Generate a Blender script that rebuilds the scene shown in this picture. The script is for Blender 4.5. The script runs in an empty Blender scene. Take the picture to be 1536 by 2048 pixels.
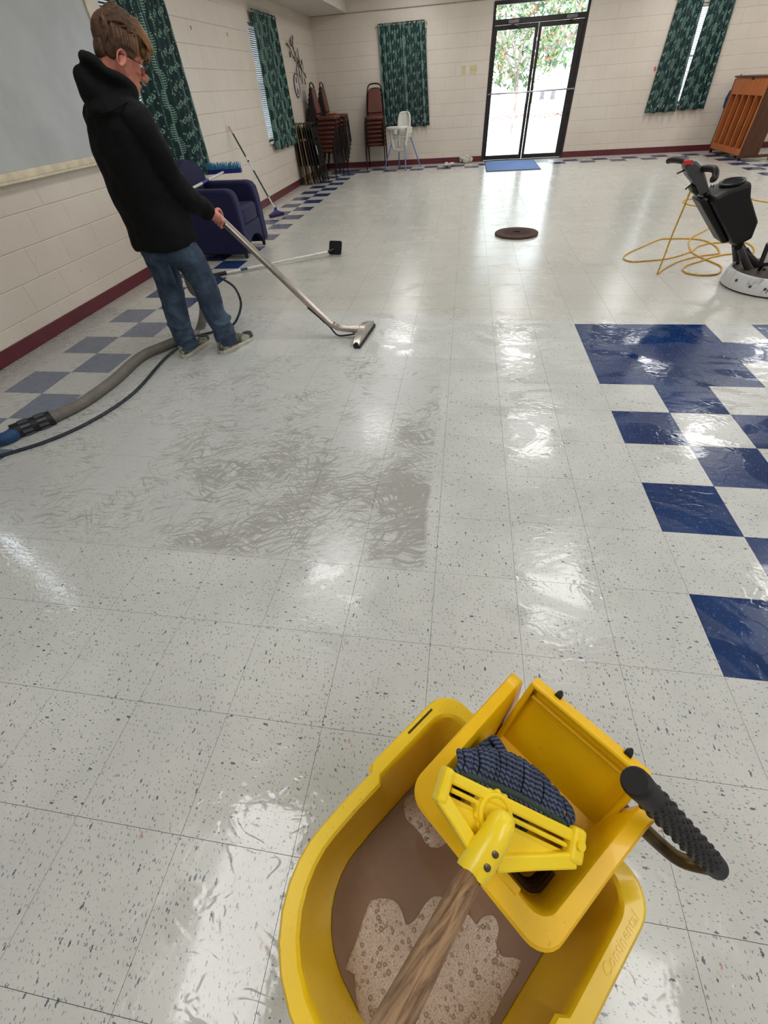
import bpy, bmesh, math, random
from mathutils import Vector as V, Matrix
random.seed(7)
PI = math.pi
SC = bpy.context.scene
COL = SC.collection
T = 0.3048                      # floor tile, one foot
LX, FY, RX, NY, CZ = -4.267, 9.52, 6.1, -5.2, 2.75    # room: left, far, right, near, ceiling

# ------------------------------------------------------------------ camera
FPX = 836.7755
CAM = V((-0.90302, -3.42966, 1.34394))
_yaw, _pit, _rol = -0.19688, 0.79176, -0.07462
_f = V((math.sin(_yaw)*math.cos(_pit), math.cos(_yaw)*math.cos(_pit), -math.sin(_pit)))
_r0 = V((math.cos(_yaw), -math.sin(_yaw), 0)); _u0 = _r0.cross(_f)
_r = _r0*math.cos(_rol)+_u0*math.sin(_rol); _u = _u0*math.cos(_rol)-_r0*math.sin(_rol)
cd = bpy.data.cameras.new('camera'); cam = bpy.data.objects.new('camera', cd); COL.objects.link(cam)
cd.sensor_fit = 'HORIZONTAL'; cd.sensor_width = 36; cd.lens = 36*FPX/1536; cd.clip_start = .02; cd.clip_end = 300
cam.matrix_world = Matrix(((_r.x, _u.x, -_f.x, CAM.x), (_r.y, _u.y, -_f.y, CAM.y), (_r.z, _u.z, -_f.z, CAM.z), (0, 0, 0, 1)))
SC.camera = cam

# ------------------------------------------------------------------ sky, exposure
w = bpy.data.worlds.new('sky'); SC.world = w; w.use_nodes = True
bgn = w.node_tree.nodes['Background']; bgn.inputs[0].default_value = (.86, .93, 1, 1); bgn.inputs[1].default_value = 7.5
SC.view_settings.view_transform = 'Standard'; SC.view_settings.look = 'None'
SC.view_settings.exposure = 0.0; SC.view_settings.gamma = 1; SC.view_settings.use_curve_mapping = False
LIGHT_E = 8.5                   # radiance of the ceiling panels
SC.cycles.max_bounces = 6; SC.cycles.diffuse_bounces = 3; SC.cycles.glossy_bounces = 3; SC.cycles.transmission_bounces = 4
SC.cycles.transparent_max_bounces = 12; SC.cycles.caustics_reflective = False; SC.cycles.caustics_refractive = False
SC.cycles.adaptive_threshold = .06; SC.cycles.use_light_tree = False

# ------------------------------------------------------------------ helpers
def proj(p):
    d = V(p)-CAM; z = d.dot(_f)
    if z < .05: return None
    return (768+FPX*d.dot(_r)/z, 1024-FPX*d.dot(_u)/z, z)
def lin(c):
    return tuple(((v/255)/12.92 if v/255 <= .04045 else ((v/255+.055)/1.055)**2.4) for v in c)

class NT:
    def __init__(s, name):
        s.m = bpy.data.materials.new(name); s.m.use_nodes = True; s.t = s.m.node_tree
        s.dim = '3D'; s.b = s.t.nodes['Principled BSDF']; s.o = s.t.nodes['Material Output']
    def link(s, sock, v):
        if isinstance(v, bpy.types.NodeSocket): s.t.links.new(v, sock)
        elif v is not None:
            if hasattr(sock.default_value, '__len__') and not hasattr(v, '__len__'): v = (v,)*len(sock.default_value)
            if hasattr(v, '__len__') and len(sock.default_value) == 4 and len(v) == 3: v = (*v, 1)
            sock.default_value = v
    def node(s, ty, **k):
        n = s.t.nodes.new('ShaderNode'+ty)
        for a, b in k.items(): setattr(n, a, b)
        return n
    def math(s, op, a, b=0., c=0., clamp=False):
        n = s.node('Math', operation=op, use_clamp=clamp)
        for i, v in enumerate((a, b, c)): s.link(n.inputs[i], v)
        return n.outputs[0]
    def vm(s, op, a, b=(0, 0, 0)):
        n = s.node('VectorMath', operation=op); s.link(n.inputs[0], a); s.link(n.inputs[1], b)
        return n.outputs['Value'] if op in ('LENGTH', 'DOT_PRODUCT', 'DISTANCE') else n.outputs[0]
    def mix(s, f, a, b, blend='MIX'):
        n = s.node('Mix', data_type='RGBA', blend_type=blend); n.clamp_factor = True
        s.link(n.inputs[0], f); s.link(n.inputs[6], a); s.link(n.inputs[7], b)
        return n.outputs[2]
    def noise(s, v, scale, detail=2., rough=.5, dist=0., out=0):
        n = s.node('TexNoise', noise_dimensions=s.dim); s.link(n.inputs['Vector'], v)
        for k, x in (('Scale', scale), ('Detail', detail), ('Roughness', rough), ('Distortion', dist)): s.link(n.inputs[k], x)
        return n.outputs[out]
    def vor(s, v, scale=1., feature='F1', rnd=1., dim='3D'):
        n = s.node('TexVoronoi', feature=feature, voronoi_dimensions=dim); s.link(n.inputs['Vector'], v); s.link(n.inputs['Scale'], scale)
        s.link(n.inputs['Randomness'], rnd); return n
    def sep(s, v):
        n = s.node('SeparateXYZ'); s.link(n.inputs[0], v); return n.outputs
    def comb(s, x, y, z=0.):
        n = s.node('CombineXYZ')
        for i, q in enumerate((x, y, z)): s.link(n.inputs[i], q)
        return n.outputs[0]
    def ss(s, v, lo, hi, a=0., b=1.):
        n = s.node('MapRange', interpolation_type='SMOOTHSTEP')
        for i, q in enumerate((v, lo, hi, a, b)): s.link(n.inputs[i], q)
        return n.outputs[0]
    def pos(s): return s.node('NewGeometry').outputs['Position']
    def gen(s, kind='Object'): return s.node('TexCoord').outputs[kind]
    def bump(s, h, strength=.3, dist=.01):
        n = s.node('Bump'); s.link(n.inputs['Strength'], strength); s.link(n.inputs['Distance'], dist); s.link(n.inputs['Height'], h)
        s.link(s.b.inputs['Normal'], n.outputs[0]); return n.outputs[0]
    def fin(s, col=None, rough=None, metal=None, **k):
        for key, v in (('Base Color', col), ('Roughness', rough), ('Metallic', metal)):
            if v is not None: s.link(s.b.inputs[key], v)
        for key, v in k.items(): s.link(s.b.inputs[key.replace('_', ' ')], v)
        return s.m

_mats = {}
def simple(name, rgb, rough=.5, metal=0., var=.08, scale=14., bump=0., bscale=None, coord='Object', spec=None, sheen=0., trans=0.):
    if name in _mats: return _mats[name]
    n = NT(name); c = lin(rgb); co = n.gen(coord)
    f = n.noise(co, scale, 3., .6)
    col = n.mix(n.ss(f, .3, .7), tuple(v*(1-var) for v in c), tuple(min(1, v*(1+var)) for v in c))
    if bump: n.bump(n.noise(co, bscale or scale*4, 2., .6), bump, .004)
    n.fin(col, n.math('ADD', rough-.04, n.math('MULTIPLY', f, .08)), metal)
    if spec is not None: n.b.inputs['Specular IOR Level'].default_value = spec
    if sheen: n.b.inputs['Sheen Weight'].default_value = sheen
    if trans: n.b.inputs['Transmission Weight'].default_value = trans
    _mats[name] = n.m; return n.m

def frame_from(d, up=V((0, 0, 1))):
    d = V(d).normalized()
    if abs(d.dot(up)) > .98: up = V((1, 0, 0)) if abs(d.x) < .9 else V((0, 1, 0))
    a = up.cross(d).normalized(); return a, d.cross(a).normalized()

def cr(pts, k=6, closed=False):
    """Catmull-Rom through points"""
    P = [V(p) for p in pts]; n = len(P); out = []
    for i in range(n if closed else n-1):
        g = (lambda j: P[j % n]) if closed else (lambda j: P[min(max(j, 0), n-1)])
        a, b, c, d = g(i-1), g(i), g(i+1), g(i+2)
        for q in range(k):
            t = q/k
            out.append(.5*((2*b)+(c-a)*t+(2*a-5*b+4*c-d)*t*t+(3*b-a-3*c+d)*t**3))
    if not closed: out.append(P[-1])
    return out

class B:
    def __init__(s): s.bm = bmesh.new(); s.mi = 0
    def _f(s, vs):
        try:
            f = s.bm.faces.new(vs); f.material_index = s.mi; return f
        except ValueError: return None
    def ring(s, pts): return [s.bm.verts.new(p) for p in pts]
    def bridge(s, a, b):
        n = len(a)
        for i in range(n): s._f((a[i], a[(i+1) % n], b[(i+1) % n], b[i]))
    def loft(s, rings, cap=True, close=False):
        R = [s.ring(r) for r in rings]
        for a, b in zip(R, R[1:]): s.bridge(a, b)
        if close: s.bridge(R[-1], R[0])
        elif cap: s._f(R[0][::-1]); s._f(R[-1])
        return s
    def box(s, lo, hi, M=None):
        (x0, y0, z0), (x1, y1, z1) = lo, hi
        c = [V(p) for p in ((x0, y0, z0), (x1, y0, z0), (x1, y1, z0), (x0, y1, z0), (x0, y0, z1), (x1, y0, z1), (x1, y1, z1), (x0, y1, z1))]
        if M is not None: c = [M @ p for p in c]
        v = s.ring(c)
        for q in ((3, 2, 1, 0), (4, 5, 6, 7), (0, 1, 5, 4), (1, 2, 6, 5), (2, 3, 7, 6), (3, 0, 4, 7)): s._f([v[i] for i in q])
        return s
    def cbox(s, c, size, M=None):
        c = V(c); h = V(size)*.5; return s.box(c-h, c+h, M)
    def rbox(s, lo, hi, r=.02, M=None, n=3, ax=2):
        """box with the edges parallel to axis ax rounded and top/bottom softened"""
        o = [i for i in range(3) if i != ax]
        lo, hi = V(lo), V(hi); a0, a1, b0, b1 = lo[o[0]], hi[o[0]], lo[o[1]], hi[o[1]]
        r = min(r, (a1-a0)/2-1e-4, (b1-b0)/2-1e-4)
        def outl(ins):
            q = []; rr = max(r-ins, 1e-4)
            for cx, cy, st in ((a1-r, b1-r, 0), (a0+r, b1-r, 1), (a0+r, b0+r, 2), (a1-r, b0+r, 3)):
                for k in range(n+1):
                    t = (st+k/n)*PI/2; q.append((cx+rr*math.cos(t), cy+rr*math.sin(t)))
            return q
        e = min(r*.5, (hi[ax]-lo[ax])*.25)
        rings = []
        for ins, h in ((e, lo[ax]), (0, lo[ax]+e), (0, hi[ax]-e), (e, hi[ax])):
            rg = []
            for a, b in outl(ins):
                p = [0, 0, 0]; p[o[0]] = a; p[o[1]] = b; p[ax] = h; p = V(p)
                rg.append(M @ p if M is not None else p)
            rings.append(rg)
        return s.loft(rings)
    def tube(s, pts, r, n=10, closed=False, cap=True, flat=None):
        P = [V(p) for p in pts]; m = len(P); rr = r if hasattr(r, '__len__') else [r]*m
        rings = []; a = None
        for i in range(m):
            d = (P[(i+1) % m]-P[i-1]) if closed else (P[min(i+1, m-1)]-P[max(i-1, 0)])
            d = d.normalized() if d.length > 1e-9 else V((0, 0, 1))
            if a is None: a, b = frame_from(d)
            else:
                a = (a-d*a.dot(d)); a = a.normalized() if a.length > 1e-6 else frame_from(d)[0]; b = d.cross(a)
            fl = flat or 1
            rings.append([P[i]+(a*math.cos(2*PI*k/n)+b*fl*math.sin(2*PI*k/n))*rr[i] for k in range(n)])
        return s.loft(rings, cap and not closed, closed)
    def cyl(s, a, b, r0, r1=None, n=16): return s.tube([a, b], [r0, r0 if r1 is None else r1], n)
    def ell(s, c, ax, n=12, m=8, M=None):
        """ellipsoid; ax = radii or three axis vectors"""
        c = V(c); A = [V((ax[0], 0, 0)), V((0, ax[1], 0)), V((0, 0, ax[2]))] if not hasattr(ax[0], '__len__') else [V(q) for q in ax]
        rings = []
        for j in range(m+1):
            t = -PI/2+PI*j/m; cz = math.sin(t); cc = max(math.cos(t), .02)
            rings.append([c+A[0]*cc*math.cos(2*PI*k/n)+A[1]*cc*math.sin(2*PI*k/n)+A[2]*cz for k in range(n)])
        if M is not None: rings = [[M @ p for p in r] for r in rings]
        return s.loft(rings)
    def lathe(s, prof, n=24, M=None, cap=True):
        rings = [[V((r*math.cos(2*PI*k/n), r*math.sin(2*PI*k/n), z)) for k in range(n)] for r, z in prof]
        if M is not None: rings = [[M @ p for p in r] for r in rings]
        return s.loft(rings, cap)
    def prism(s, outline, z0, z1, M=None):
        rings = [[V((x, y, z)) for x, y in outline] for z in (z0, z1)]
        if M is not None: rings = [[M @ p for p in r] for r in rings]
        return s.loft(rings)
    def sheet(s, grid, thick=0.):
        """grid of points rows x cols -> surface"""
        G = [s.ring(r) for r in grid]
        for a, b in zip(G, G[1:]):
            for i in range(len(a)-1): s._f((a[i], a[i+1], b[i+1], b[i]))
        return s
    def mesh(s, name, mats, smooth=True):
        bmesh.ops.recalc_face_normals(s.bm, faces=s.bm.faces)
        me = bpy.data.meshes.new(name); s.bm.to_mesh(me); s.bm.free()
        for m in (mats if isinstance(mats, (list, tuple)) else [mats]): me.materials.append(m)
        if smooth:
            me.polygons.foreach_set('use_smooth', [True]*len(me.polygons))
            try: me.set_sharp_from_angle(angle=math.radians(38))
            except Exception: pass
        return me
    def obj(s, name, mats, parent=None, smooth=True, world=False, bevel=0.):
        o = bpy.data.objects.new(name, s.mesh(name, mats, smooth)); COL.objects.link(o)
        put(o, parent, world)
        if bevel:
            b = o.modifiers.new('bevel', 'BEVEL'); b.width = bevel; b.segments = 2; b.limit_method = 'ANGLE'
        return o
def put(o, parent, world=False):
    if parent is not None:
        o.parent = parent
        if world: o.matrix_parent_inverse = parent.matrix_basis.inverted()
def thing(name, label, cat, loc=(0, 0, 0), rotz=0., group=None):
    o = bpy.data.objects.new(name, None); COL.objects.link(o); o.location = loc; o.rotation_euler = (0, 0, rotz)
    o.empty_display_size = .05
    return tag(o, label, cat, group)
def tag(o, label, cat, group=None):
    o['label'] = label; o['category'] = cat
    if group: o['group'] = group
    return o
def struct(o): o['kind'] = 'structure'; return o
def stuff(o): o['kind'] = 'stuff'; return o
def clone(root, loc, rotz=None, label=None, group=None):
    r = root.copy(); COL.objects.link(r); r.location = loc
    if rotz is not None: r.rotation_euler = (0, 0, rotz)
    if label: r['label'] = label
    if group: r['group'] = group
    for ch in list(root.children):
        c = ch.copy(); COL.objects.link(c); c.parent = r; c.matrix_parent_inverse = ch.matrix_parent_inverse
        for g in list(ch.children):
            d = g.copy(); COL.objects.link(d); d.parent = c
    return r
def shared(name, me, parent, loc=None):
    o = bpy.data.objects.new(name, me); COL.objects.link(o); o.parent = parent
    if loc is not None: o.location = loc
    return o
def RZ(a): return Matrix.Rotation(a, 4, 'Z')
def basis(o, x, y, z):
    return Matrix(((x[0], y[0], z[0], o[0]), (x[1], y[1], z[1], o[1]), (x[2], y[2], z[2], o[2]), (0, 0, 0, 1)))
# ------------------------------------------------------------------ floor materials
def floor_material(name, blue, along_y, zone):
    """zone: set of letters, c clean and wet, s slurry film, u unwashed; a tile's material holds only the zones that reach it"""
    n = NT(name); n.dim = '2D'; p = n.pos(); x, y, z = n.sep(p)
    # chips in the vinyl, drawn out along the rolling direction of the tile
    jit = n.noise(p, 230., 1., .5)
    wob = n.math('MULTIPLY', n.math('SUBTRACT', jit, .5), .006)
    wx = n.math('ADD', x, wob); wy = n.math('SUBTRACT', y, wob)
    def chips(sx, sy, thr, r0, r1, off):
        q = n.comb(n.math('MULTIPLY_ADD', wx, sx if along_y else sy, off), n.math('MULTIPLY_ADD', wy, sy if along_y else sx, off*1.7))
        v = n.vor(q, 1., dim='2D'); cr_, cg, cb = n.sep(v.outputs['Color'])
        hit = n.math('MULTIPLY', n.math('LESS_THAN', v.outputs['Distance'], n.math('MULTIPLY_ADD', n.math('MULTIPLY', cg, cg), r1-r0, r0)), n.math('GREATER_THAN', cr_, thr))
        return hit, cb
    h1, c1 = chips(190., 74., .38, .07, .30, 3.1)
    only_u = zone == 'u'
    if not only_u: h2, c2 = chips(88., 34., .86, .05, .27, 17.3)
    big = n.noise(p, 2.4, 3., .6)
    if blue:
        base = n.mix(n.ss(big, .35, .7), lin((14, 44, 92)), lin((22, 56, 108)))
        col = n.mix(n.math('MULTIPLY', h1, n.math('GREATER_THAN', c1, .5)), base, lin((84, 110, 160)))
        if not only_u: col = n.mix(n.math('MULTIPLY', h2, .5), col, lin((120, 140, 178)))
    else:
        base = n.mix(n.ss(big, .3, .7), lin((199, 200, 197)), lin((208, 209, 205)))
        pal = n.mix(n.math('GREATER_THAN', c1, .9), lin((118, 125, 138)), lin((184, 150, 138)))
        pal = n.mix(n.math('GREATER_THAN', c1, .95), pal, lin((200, 186, 146)))
        pal = n.mix(n.math('LESS_THAN', c1, .3), pal, lin((84, 92, 110)))
        col = n.mix(n.math('MULTIPLY', h1, .85), base, pal)
        if not only_u:
            pal2 = n.mix(n.math('GREATER_THAN', c2, .86), lin((70, 80, 104)), lin((188, 138, 128)))
            col = n.mix(n.math('MULTIPLY', h2, .85), col, pal2)
    def inside(v, lo, hi, s): return n.math('MULTIPLY', n.ss(v, lo-s, lo+s), n.ss(v, hi-s, hi+s, 1., 0.))
    edge = n.math('MULTIPLY', n.math('SUBTRACT', n.noise(p, 7., 2.), .5), .05)
    xe = n.math('ADD', x, n.math('MULTIPLY', edge, .6)); ye = n.math('ADD', y, edge)
    rough = .2; hgt = 0.
    if 'c' in zone:       # patchy film of water
        wet = n.ss(n.noise(n.comb(n.math('MULTIPLY', x, 2.2), n.math('MULTIPLY', y, 3.6)), 1., 4., .62, .9), .46, .56)
        pud = n.math('MULTIPLY', inside(xe, -1.40, -1.16, .02), inside(ye, -4.2, -3.33, .03))      # puddle beside the bucket
        pud2 = n.math('MULTIPLY', inside(xe, -1.75, -1.5, .02), inside(ye, -2.70, -2.42, .03))
        pud3 = n.math('MULTIPLY', inside(xe, -.50, -.10, .03), inside(ye, -3.9, -3.4, .03))
        pud4 = n.math('MULTIPLY', inside(xe, -3.2, -2.05, .05), inside(ye, -2.95, -2.2, .05))
        wet = n.math('MAXIMUM', n.math('MAXIMUM', n.math('MAXIMUM', wet, pud), n.math('MAXIMUM', pud2, pud3)), pud4)
        rough = n.math('MULTIPLY_ADD', wet, -.19, .27)
        hgt = n.math('ADD', n.math('MULTIPLY', n.ss(n.noise(n.comb(n.math('MULTIPLY', x, 2.2), n.math('MULTIPLY', y, 3.6)), 4., 2., .62, .6), .44, .58), .6), n.math('MULTIPLY', n.noise(p, 46., 1., .6), .4))
    if 'u' in zone:       # unwashed: yellowed, scuffed old wax
        ud = n.ss(n.noise(n.comb(n.math('MULTIPLY', x, 1.2), n.math('MULTIPLY', y, 2.6)), 1.5, 5., .7, .4), .45, .75)
        ucol = n.mix(n.math('MULTIPLY_ADD', ud, .3, .38), col, lin((192, 186, 172)) if not blue else lin((50, 64, 102)))
        far = n.ss(y, 5., .6)
        ucol = n.mix(n.math('MULTIPLY', n.math('MULTIPLY', ud, n.ss(n.noise(p, 14., 3., .7, .5), .42, .66)), n.math('MULTIPLY', far, .38)), ucol, lin((152, 146, 133)) if not blue else lin((70, 80, 100)))
        ru = n.math('MULTIPLY_ADD', ud, .10, .225)
        if only_u: col, rough = ucol, ru
        else:
            yl = n.math('ADD', n.math('MULTIPLY_ADD', x, -.07, .07), edge)                # border of the unwashed part
            U = n.ss(n.math('SUBTRACT', y, yl), -.04, .09)
            col = n.mix(U, col, ucol)
            rough = n.math('ADD', n.math('MULTIPLY', n.math('SUBTRACT', 1., U), rough), n.math('MULTIPLY', U, ru))
            hgt = n.math('MULTIPLY', n.ss(y, .15, -.05), hgt)
    if 's' in zone:       # pushed-about slurry
        Sa = n.math('MULTIPLY', inside(xe, -9., -.965, .012), inside(ye, -2.43, -.60, .03))
        Sb = n.math('MULTIPLY', inside(xe, -9., -2.42, .05), inside(ye, -2.43, .36, .06))
        S = n.math('MAXIMUM', Sa, Sb)
        wq = n.vm('ADD', p, n.vm('MULTIPLY', n.vm('SUBTRACT', n.noise(p, 3., 2., .5, out=1), (.5, .5, .5)), (.20, .20, 0)))
        qx, qy, qz = n.sep(wq)
        def stroke(ang, along, across, off):
            c_, s_ = math.cos(ang), math.sin(ang)
            a_ = n.math('ADD', n.math('MULTIPLY', qx, c_*along), n.math('MULTIPLY_ADD', qy, s_*along, off)); b_ = n.math('ADD', n.math('MULTIPLY', qx, -s_*across), n.math('MULTIPLY', qy, c_*across))
            return n.noise(n.comb(a_, b_), 1., 5., .74, .25)
        sel = n.ss(n.noise(p, 4.2, 1.), .42, .58)
        st1 = stroke(.25, 7., 74., 0.); st2 = stroke(1.05, 9., 82., 9.)
        st2 = n.math('ADD', n.math('MULTIPLY', sel, st2), n.math('MULTIPLY', n.math('SUBTRACT', 1., sel), stroke(-.7, 8., 70., 4.)))
        near = n.math('MULTIPLY', n.ss(x, -2.9, -1.2), n.ss(n.math('MULTIPLY_ADD', x, .28, y), -1.15, -2.35))            # thicker towards the corner
        th = n.math('MULTIPLY_ADD', near, .115, n.math('MULTIPLY', n.math('SUBTRACT', big, .5), .42))
        dark = n.math('MAXIMUM', n.ss(n.math('ADD', st1, th), .59, .67), n.ss(n.math('ADD', st2, th), .60, .68))
        haze = n.ss(n.math('ADD', st1, st2), .8, 1.2)
        film = lin((190, 191, 189)) if not blue else lin((140, 149, 163))
        mud = lin((148, 147, 140)) if not blue else lin((84, 97, 118))
        scol = n.mix(n.math('MULTIPLY_ADD', haze, .3, .42), col, film)
        scol = n.mix(n.math('MULTIPLY', dark, .68), scol, mud)
        wallx = n.math('MULTIPLY', n.ss(x, -3.8, -4.2), n.ss(n.math('ADD', st1, st2), .8, 1.15))
        scol = n.mix(n.math('MULTIPLY', wallx, .5), scol, lin((132, 128, 120)))
        col = n.mix(S, col, scol)
        iS = n.math('SUBTRACT', 1., S)
        rough = n.math('ADD', n.math('MULTIPLY', iS, rough), n.math('MULTIPLY', S, n.math('MULTIPLY_ADD', dark, -.14, .28)))
        hgt = n.noise(n.comb(n.math('MULTIPLY', x, 14.), n.math('MULTIPLY', y, 30.)), 1.6, 2., .6, 1.)
    if not isinstance(hgt, float): n.bump(hgt, .22, .0022)
    return n.fin(col, rough)
_fm = {}
def floor_mat(blue, turned, i, j):
    z = ('c' if j*T < .6 else '')+('s' if (i*T < -.7 and -2.75 < j*T < .6) else '')+('u' if (j+1)*T > -.1 else '')
    k = (blue, turned, z)
    if k not in _fm: _fm[k] = floor_material('vinyl_tile_%s%s_%s' % ('blue' if blue else 'white', '_turned' if turned else '', z), blue, not turned, z)
    return _fm[k]

def tile_blue(i, j):
    r = -(j+1)
    if i >= 0 and r >= 0 and not (i > 12):
        if i <= 2 and r <= 2: return True
        if i <= 2: return i == 1 if r % 2 else i in (0, 2)
        if r <= 2: return r == 1 if i % 2 else r in (0, 2)
    if i in (-13, -12) and j in (28, 29): return True
    if (i in (-13, -12) or i in (13, 14)) and j <= 29: return (i+j) % 2 == 1
    if j in (28, 29) and -13 <= i <= 14: return (i+j) % 2 == 1
    return False

# ------------------------------------------------------------------ floor of single tiles
bs = B(); bs.box((LX-.2, NY-.2, -.12), (RX+.2, FY+.1, -.0022))
floor = struct(bs.obj('floor', simple('tile_joint', (88, 86, 80), .8)))
_tm = {}
def tile_mesh(m):
    if m.name not in _tm:
        b = B(); g = .00055; b.box((g, g, -.003), (T-g, T-g, 0)); _tm[m.name] = b.mesh('tile', m, False)
    return _tm[m.name]
cand = []
for i in range(-14, 20):
    for j in range(-17, 32):
        c = [proj((i*T+a*T, j*T+b_*T, 0)) for a, b_ in ((0, 0), (1, 0), (1, 1), (0, 1))]
        vis = all(c) and any(0 <= q[0] <= 1536 and 0 <= q[1] <= 2048 for q in c)
        area = 0
        if vis:
            area = abs(sum(c[k][0]*c[(k+1) % 4][1]-c[(k+1) % 4][0]*c[k][1] for k in range(4)))/2
        cand.append((area, i, j))
cand.sort(reverse=True)
bt = B(); bmats = []
for k, (area, i, j) in enumerate(cand):
    rnd = random.Random(i*131+j*7919); turned = (rnd.random() < .25) ^ ((i+j) % 2 == 0)
    fm = floor_mat(tile_blue(i, j), turned, i, j)
    if k < 300 and area > 0:
        shared('tile', tile_mesh(fm), floor, (i*T, j*T, 0))
    else:
        if (j+1)*T > FY+.02 and j*T > FY: continue
        if fm not in bmats: bmats.append(fm)
        bt.mi = bmats.index(fm); g = .0006; bt.box((i*T+g, j*T+g, -.003), (min((i+1)*T-g, RX), min((j+1)*T-g, FY), 0))
stuff(bt.obj('distant_tiles', bmats, floor, False))

# ------------------------------------------------------------------ walls of painted blocks
def block_paint(name, a, b):
    n = NT(name); p = n.pos()
    f = n.noise(p, 1.1, 4., .6); col = n.mix(n.ss(f, .3, .7), lin(a), lin(b))
    x, y, z = n.sep(p)
    sc_ = n.math('MULTIPLY', n.ss(n.noise(p, 11., 4., .7, .6), .64, .72), n.ss(z, 1.2, .1))
    col = n.mix(n.math('MULTIPLY', sc_, .4), col, lin((150, 138, 124)))
    n.bump(n.noise(p, 60., 1., .6), .3, .003)
    return n.fin(col, .42)
PAINT = block_paint('block_paint_cream', (214, 203, 190), (222, 212, 200))
def block_mesh(w, h, d, axis):
    b = B(); e = .006; ex = .0022
    pts = ((0, 0, w, h, 0), (0, 0, w, h, d-.0022), (ex, e, w-ex, h-e, d))
    rings = []
    for x0, z0, x1, z1, t in pts:
        q = [(x0, z0), (x1, z0), (x1, z1), (x0, z1)]
        rings.append([V((u, -t, v)) if axis == 'y' else V((t, u, v)) for u, v in q])
    b.loft(rings); return b.mesh('block', PAINT, False)
BH, BW, BD, J = .2032, .4064, .010, .0007
def wall(name, axis, pos, u0, u1, z1, holes, outward, blocks=True):
    """base slab with openings plus proud blocks; axis 'y': plane y=pos, 'x': plane x=pos"""
    us = sorted({u0, u1, *[h[0] for h in holes], *[h[1] for h in holes]}); zs = sorted({0, z1, *[h[2] for h in holes], *[h[3] for h in holes]})
    b = B(); front = pos+outward*BD*.9; back = pos+outward*.2
    for a, c in zip(us, us[1:]):
        for d, e in zip(zs, zs[1:]):
            if any(h[0] <= a and c <= h[1] and h[2] <= d and e <= h[3] for h in holes): continue
            lo, hi = min(front, back), max(front, back)
            if axis == 'y': b.box((a, lo, d), (c, hi, e))
            else: b.box((lo, a, d), (hi, c, e))
    wl = struct(b.obj(name, PAINT, None, False))
    if not blocks: return wl
    cache = {}; rest = B(); cnt = 0
    for k in range(int(2.43/BH+.01)):
        u = u0-(BW/2 if k % 2 else 0)
        while u < u1:
            segs = [(max(u, u0), min(u+BW, u1))]; z0_, z1_ = k*BH, (k+1)*BH
            for h in holes:
                if h[2] < z1_-.01 and h[3] > z0_+.01:
                    ns = []
                    for a, c in segs:
                        if h[1] <= a or h[0] >= c: ns.append((a, c)); continue
                        if h[0] > a: ns.append((a, h[0]))
                        if h[1] < c: ns.append((h[1], c))
                    segs = ns
            for a, c in segs:
                if c-a < .02: continue
                cen = (((a+c)/2, pos, (z0_+z1_)/2) if axis == 'y' else (pos, (a+c)/2, (z0_+z1_)/2)); q = proj(cen)
                w_ = round(c-a-.0004, 4)
                if w_ not in cache: cache[w_] = block_mesh(w_, BH-2*J, BD, axis)
                ok = q and -40 < q[0] < 1576 and -30 < q[1] < 2048
                loc = (a+.0002, front, z0_+J) if axis == 'y' else (front, a+.0002, z0_+J)
                if ok and cnt < 300: shared('block', cache[w_], wl, loc); cnt += 1
                else:
                    for f in cache[w_].polygons:
                        rest._f([rest.bm.verts.new(V(cache[w_].vertices[i].co)+V(loc)) for i in f.vertices])
            u += BW
    stuff(rest.obj('distant_blocks', PAINT, wl, False))
    return wl
LWIN = [(-2.35, -1.25, .78, 2.14), (2.06, 3.1, .78, 2.14), (5.79, 7.02, .78, 2.14)]
FWIN = [(-2.80, -1.86, .78, 2.14), (2.86, 3.80, .78, 2.14)]
DX0, DX1, DZ = -.545, 1.262, 2.40
wall('wall_left', 'x', LX, NY-.2, FY+.2, CZ, LWIN, -1)
wall('wall_far', 'y', FY, LX-.02, RX+.2, CZ, FWIN+[(DX0, DX1, 0, DZ)], 1)
wall('wall_right', 'x', RX, NY-.2, FY+.2, CZ, [], 1, False)
wall('wall_near', 'y', NY, LX-.2, RX+.2, CZ, [], -1, False)
ceil_m = simple('ceiling_paint', (226, 222, 214), .8)
b = B(); b.box((LX-.2, NY-.2, CZ), (RX+.2, FY+.2, CZ+.1)); struct(b.obj('ceiling', ceil_m, None, False))
b = B(); b.box((LX-.02, NY, 2.436), (-3.49, FY-.001, CZ)); struct(b.obj('trim_1', simple('soffit_paint', (216, 207, 196), .6, bump=.2), None, False, bevel=.006))
b = B(); b.box((LX-.012, FY-.012, 2.428), (RX, FY+.02, 2.4365)); struct(b.obj('trim_2', simple('ledge_brown', (150, 138, 122), .8, var=.3, scale=30), None, False))  # thin ledge strip, darker and more mottled than the wall paint
# maroon rubber skirting
bb = simple('skirting_maroon', (94, 30, 42), .42, var=.15, scale=6)
def skirting(name, pts_lo, pts_hi):
    b = B(); b.box(pts_lo, pts_hi); return struct(b.obj(name, bb, None, False, bevel=.004))
skirting('baseboard_left', (LX-.002, NY, 0), (LX+.009, FY, .102))
skirting('baseboard_far', (LX+.009, FY-.009, 0), (DX0, FY+.002, .102))
skirting('baseboard_far_2', (DX1, FY-.009, 0), (RX, FY+.002, .102))
skirting('baseboard_right', (RX-.009, NY, 0), (RX+.002, FY-.009, .102))
skirting('baseboard_near', (LX+.009, NY-.002, 0), (RX-.009, NY+.009, .102))

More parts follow.
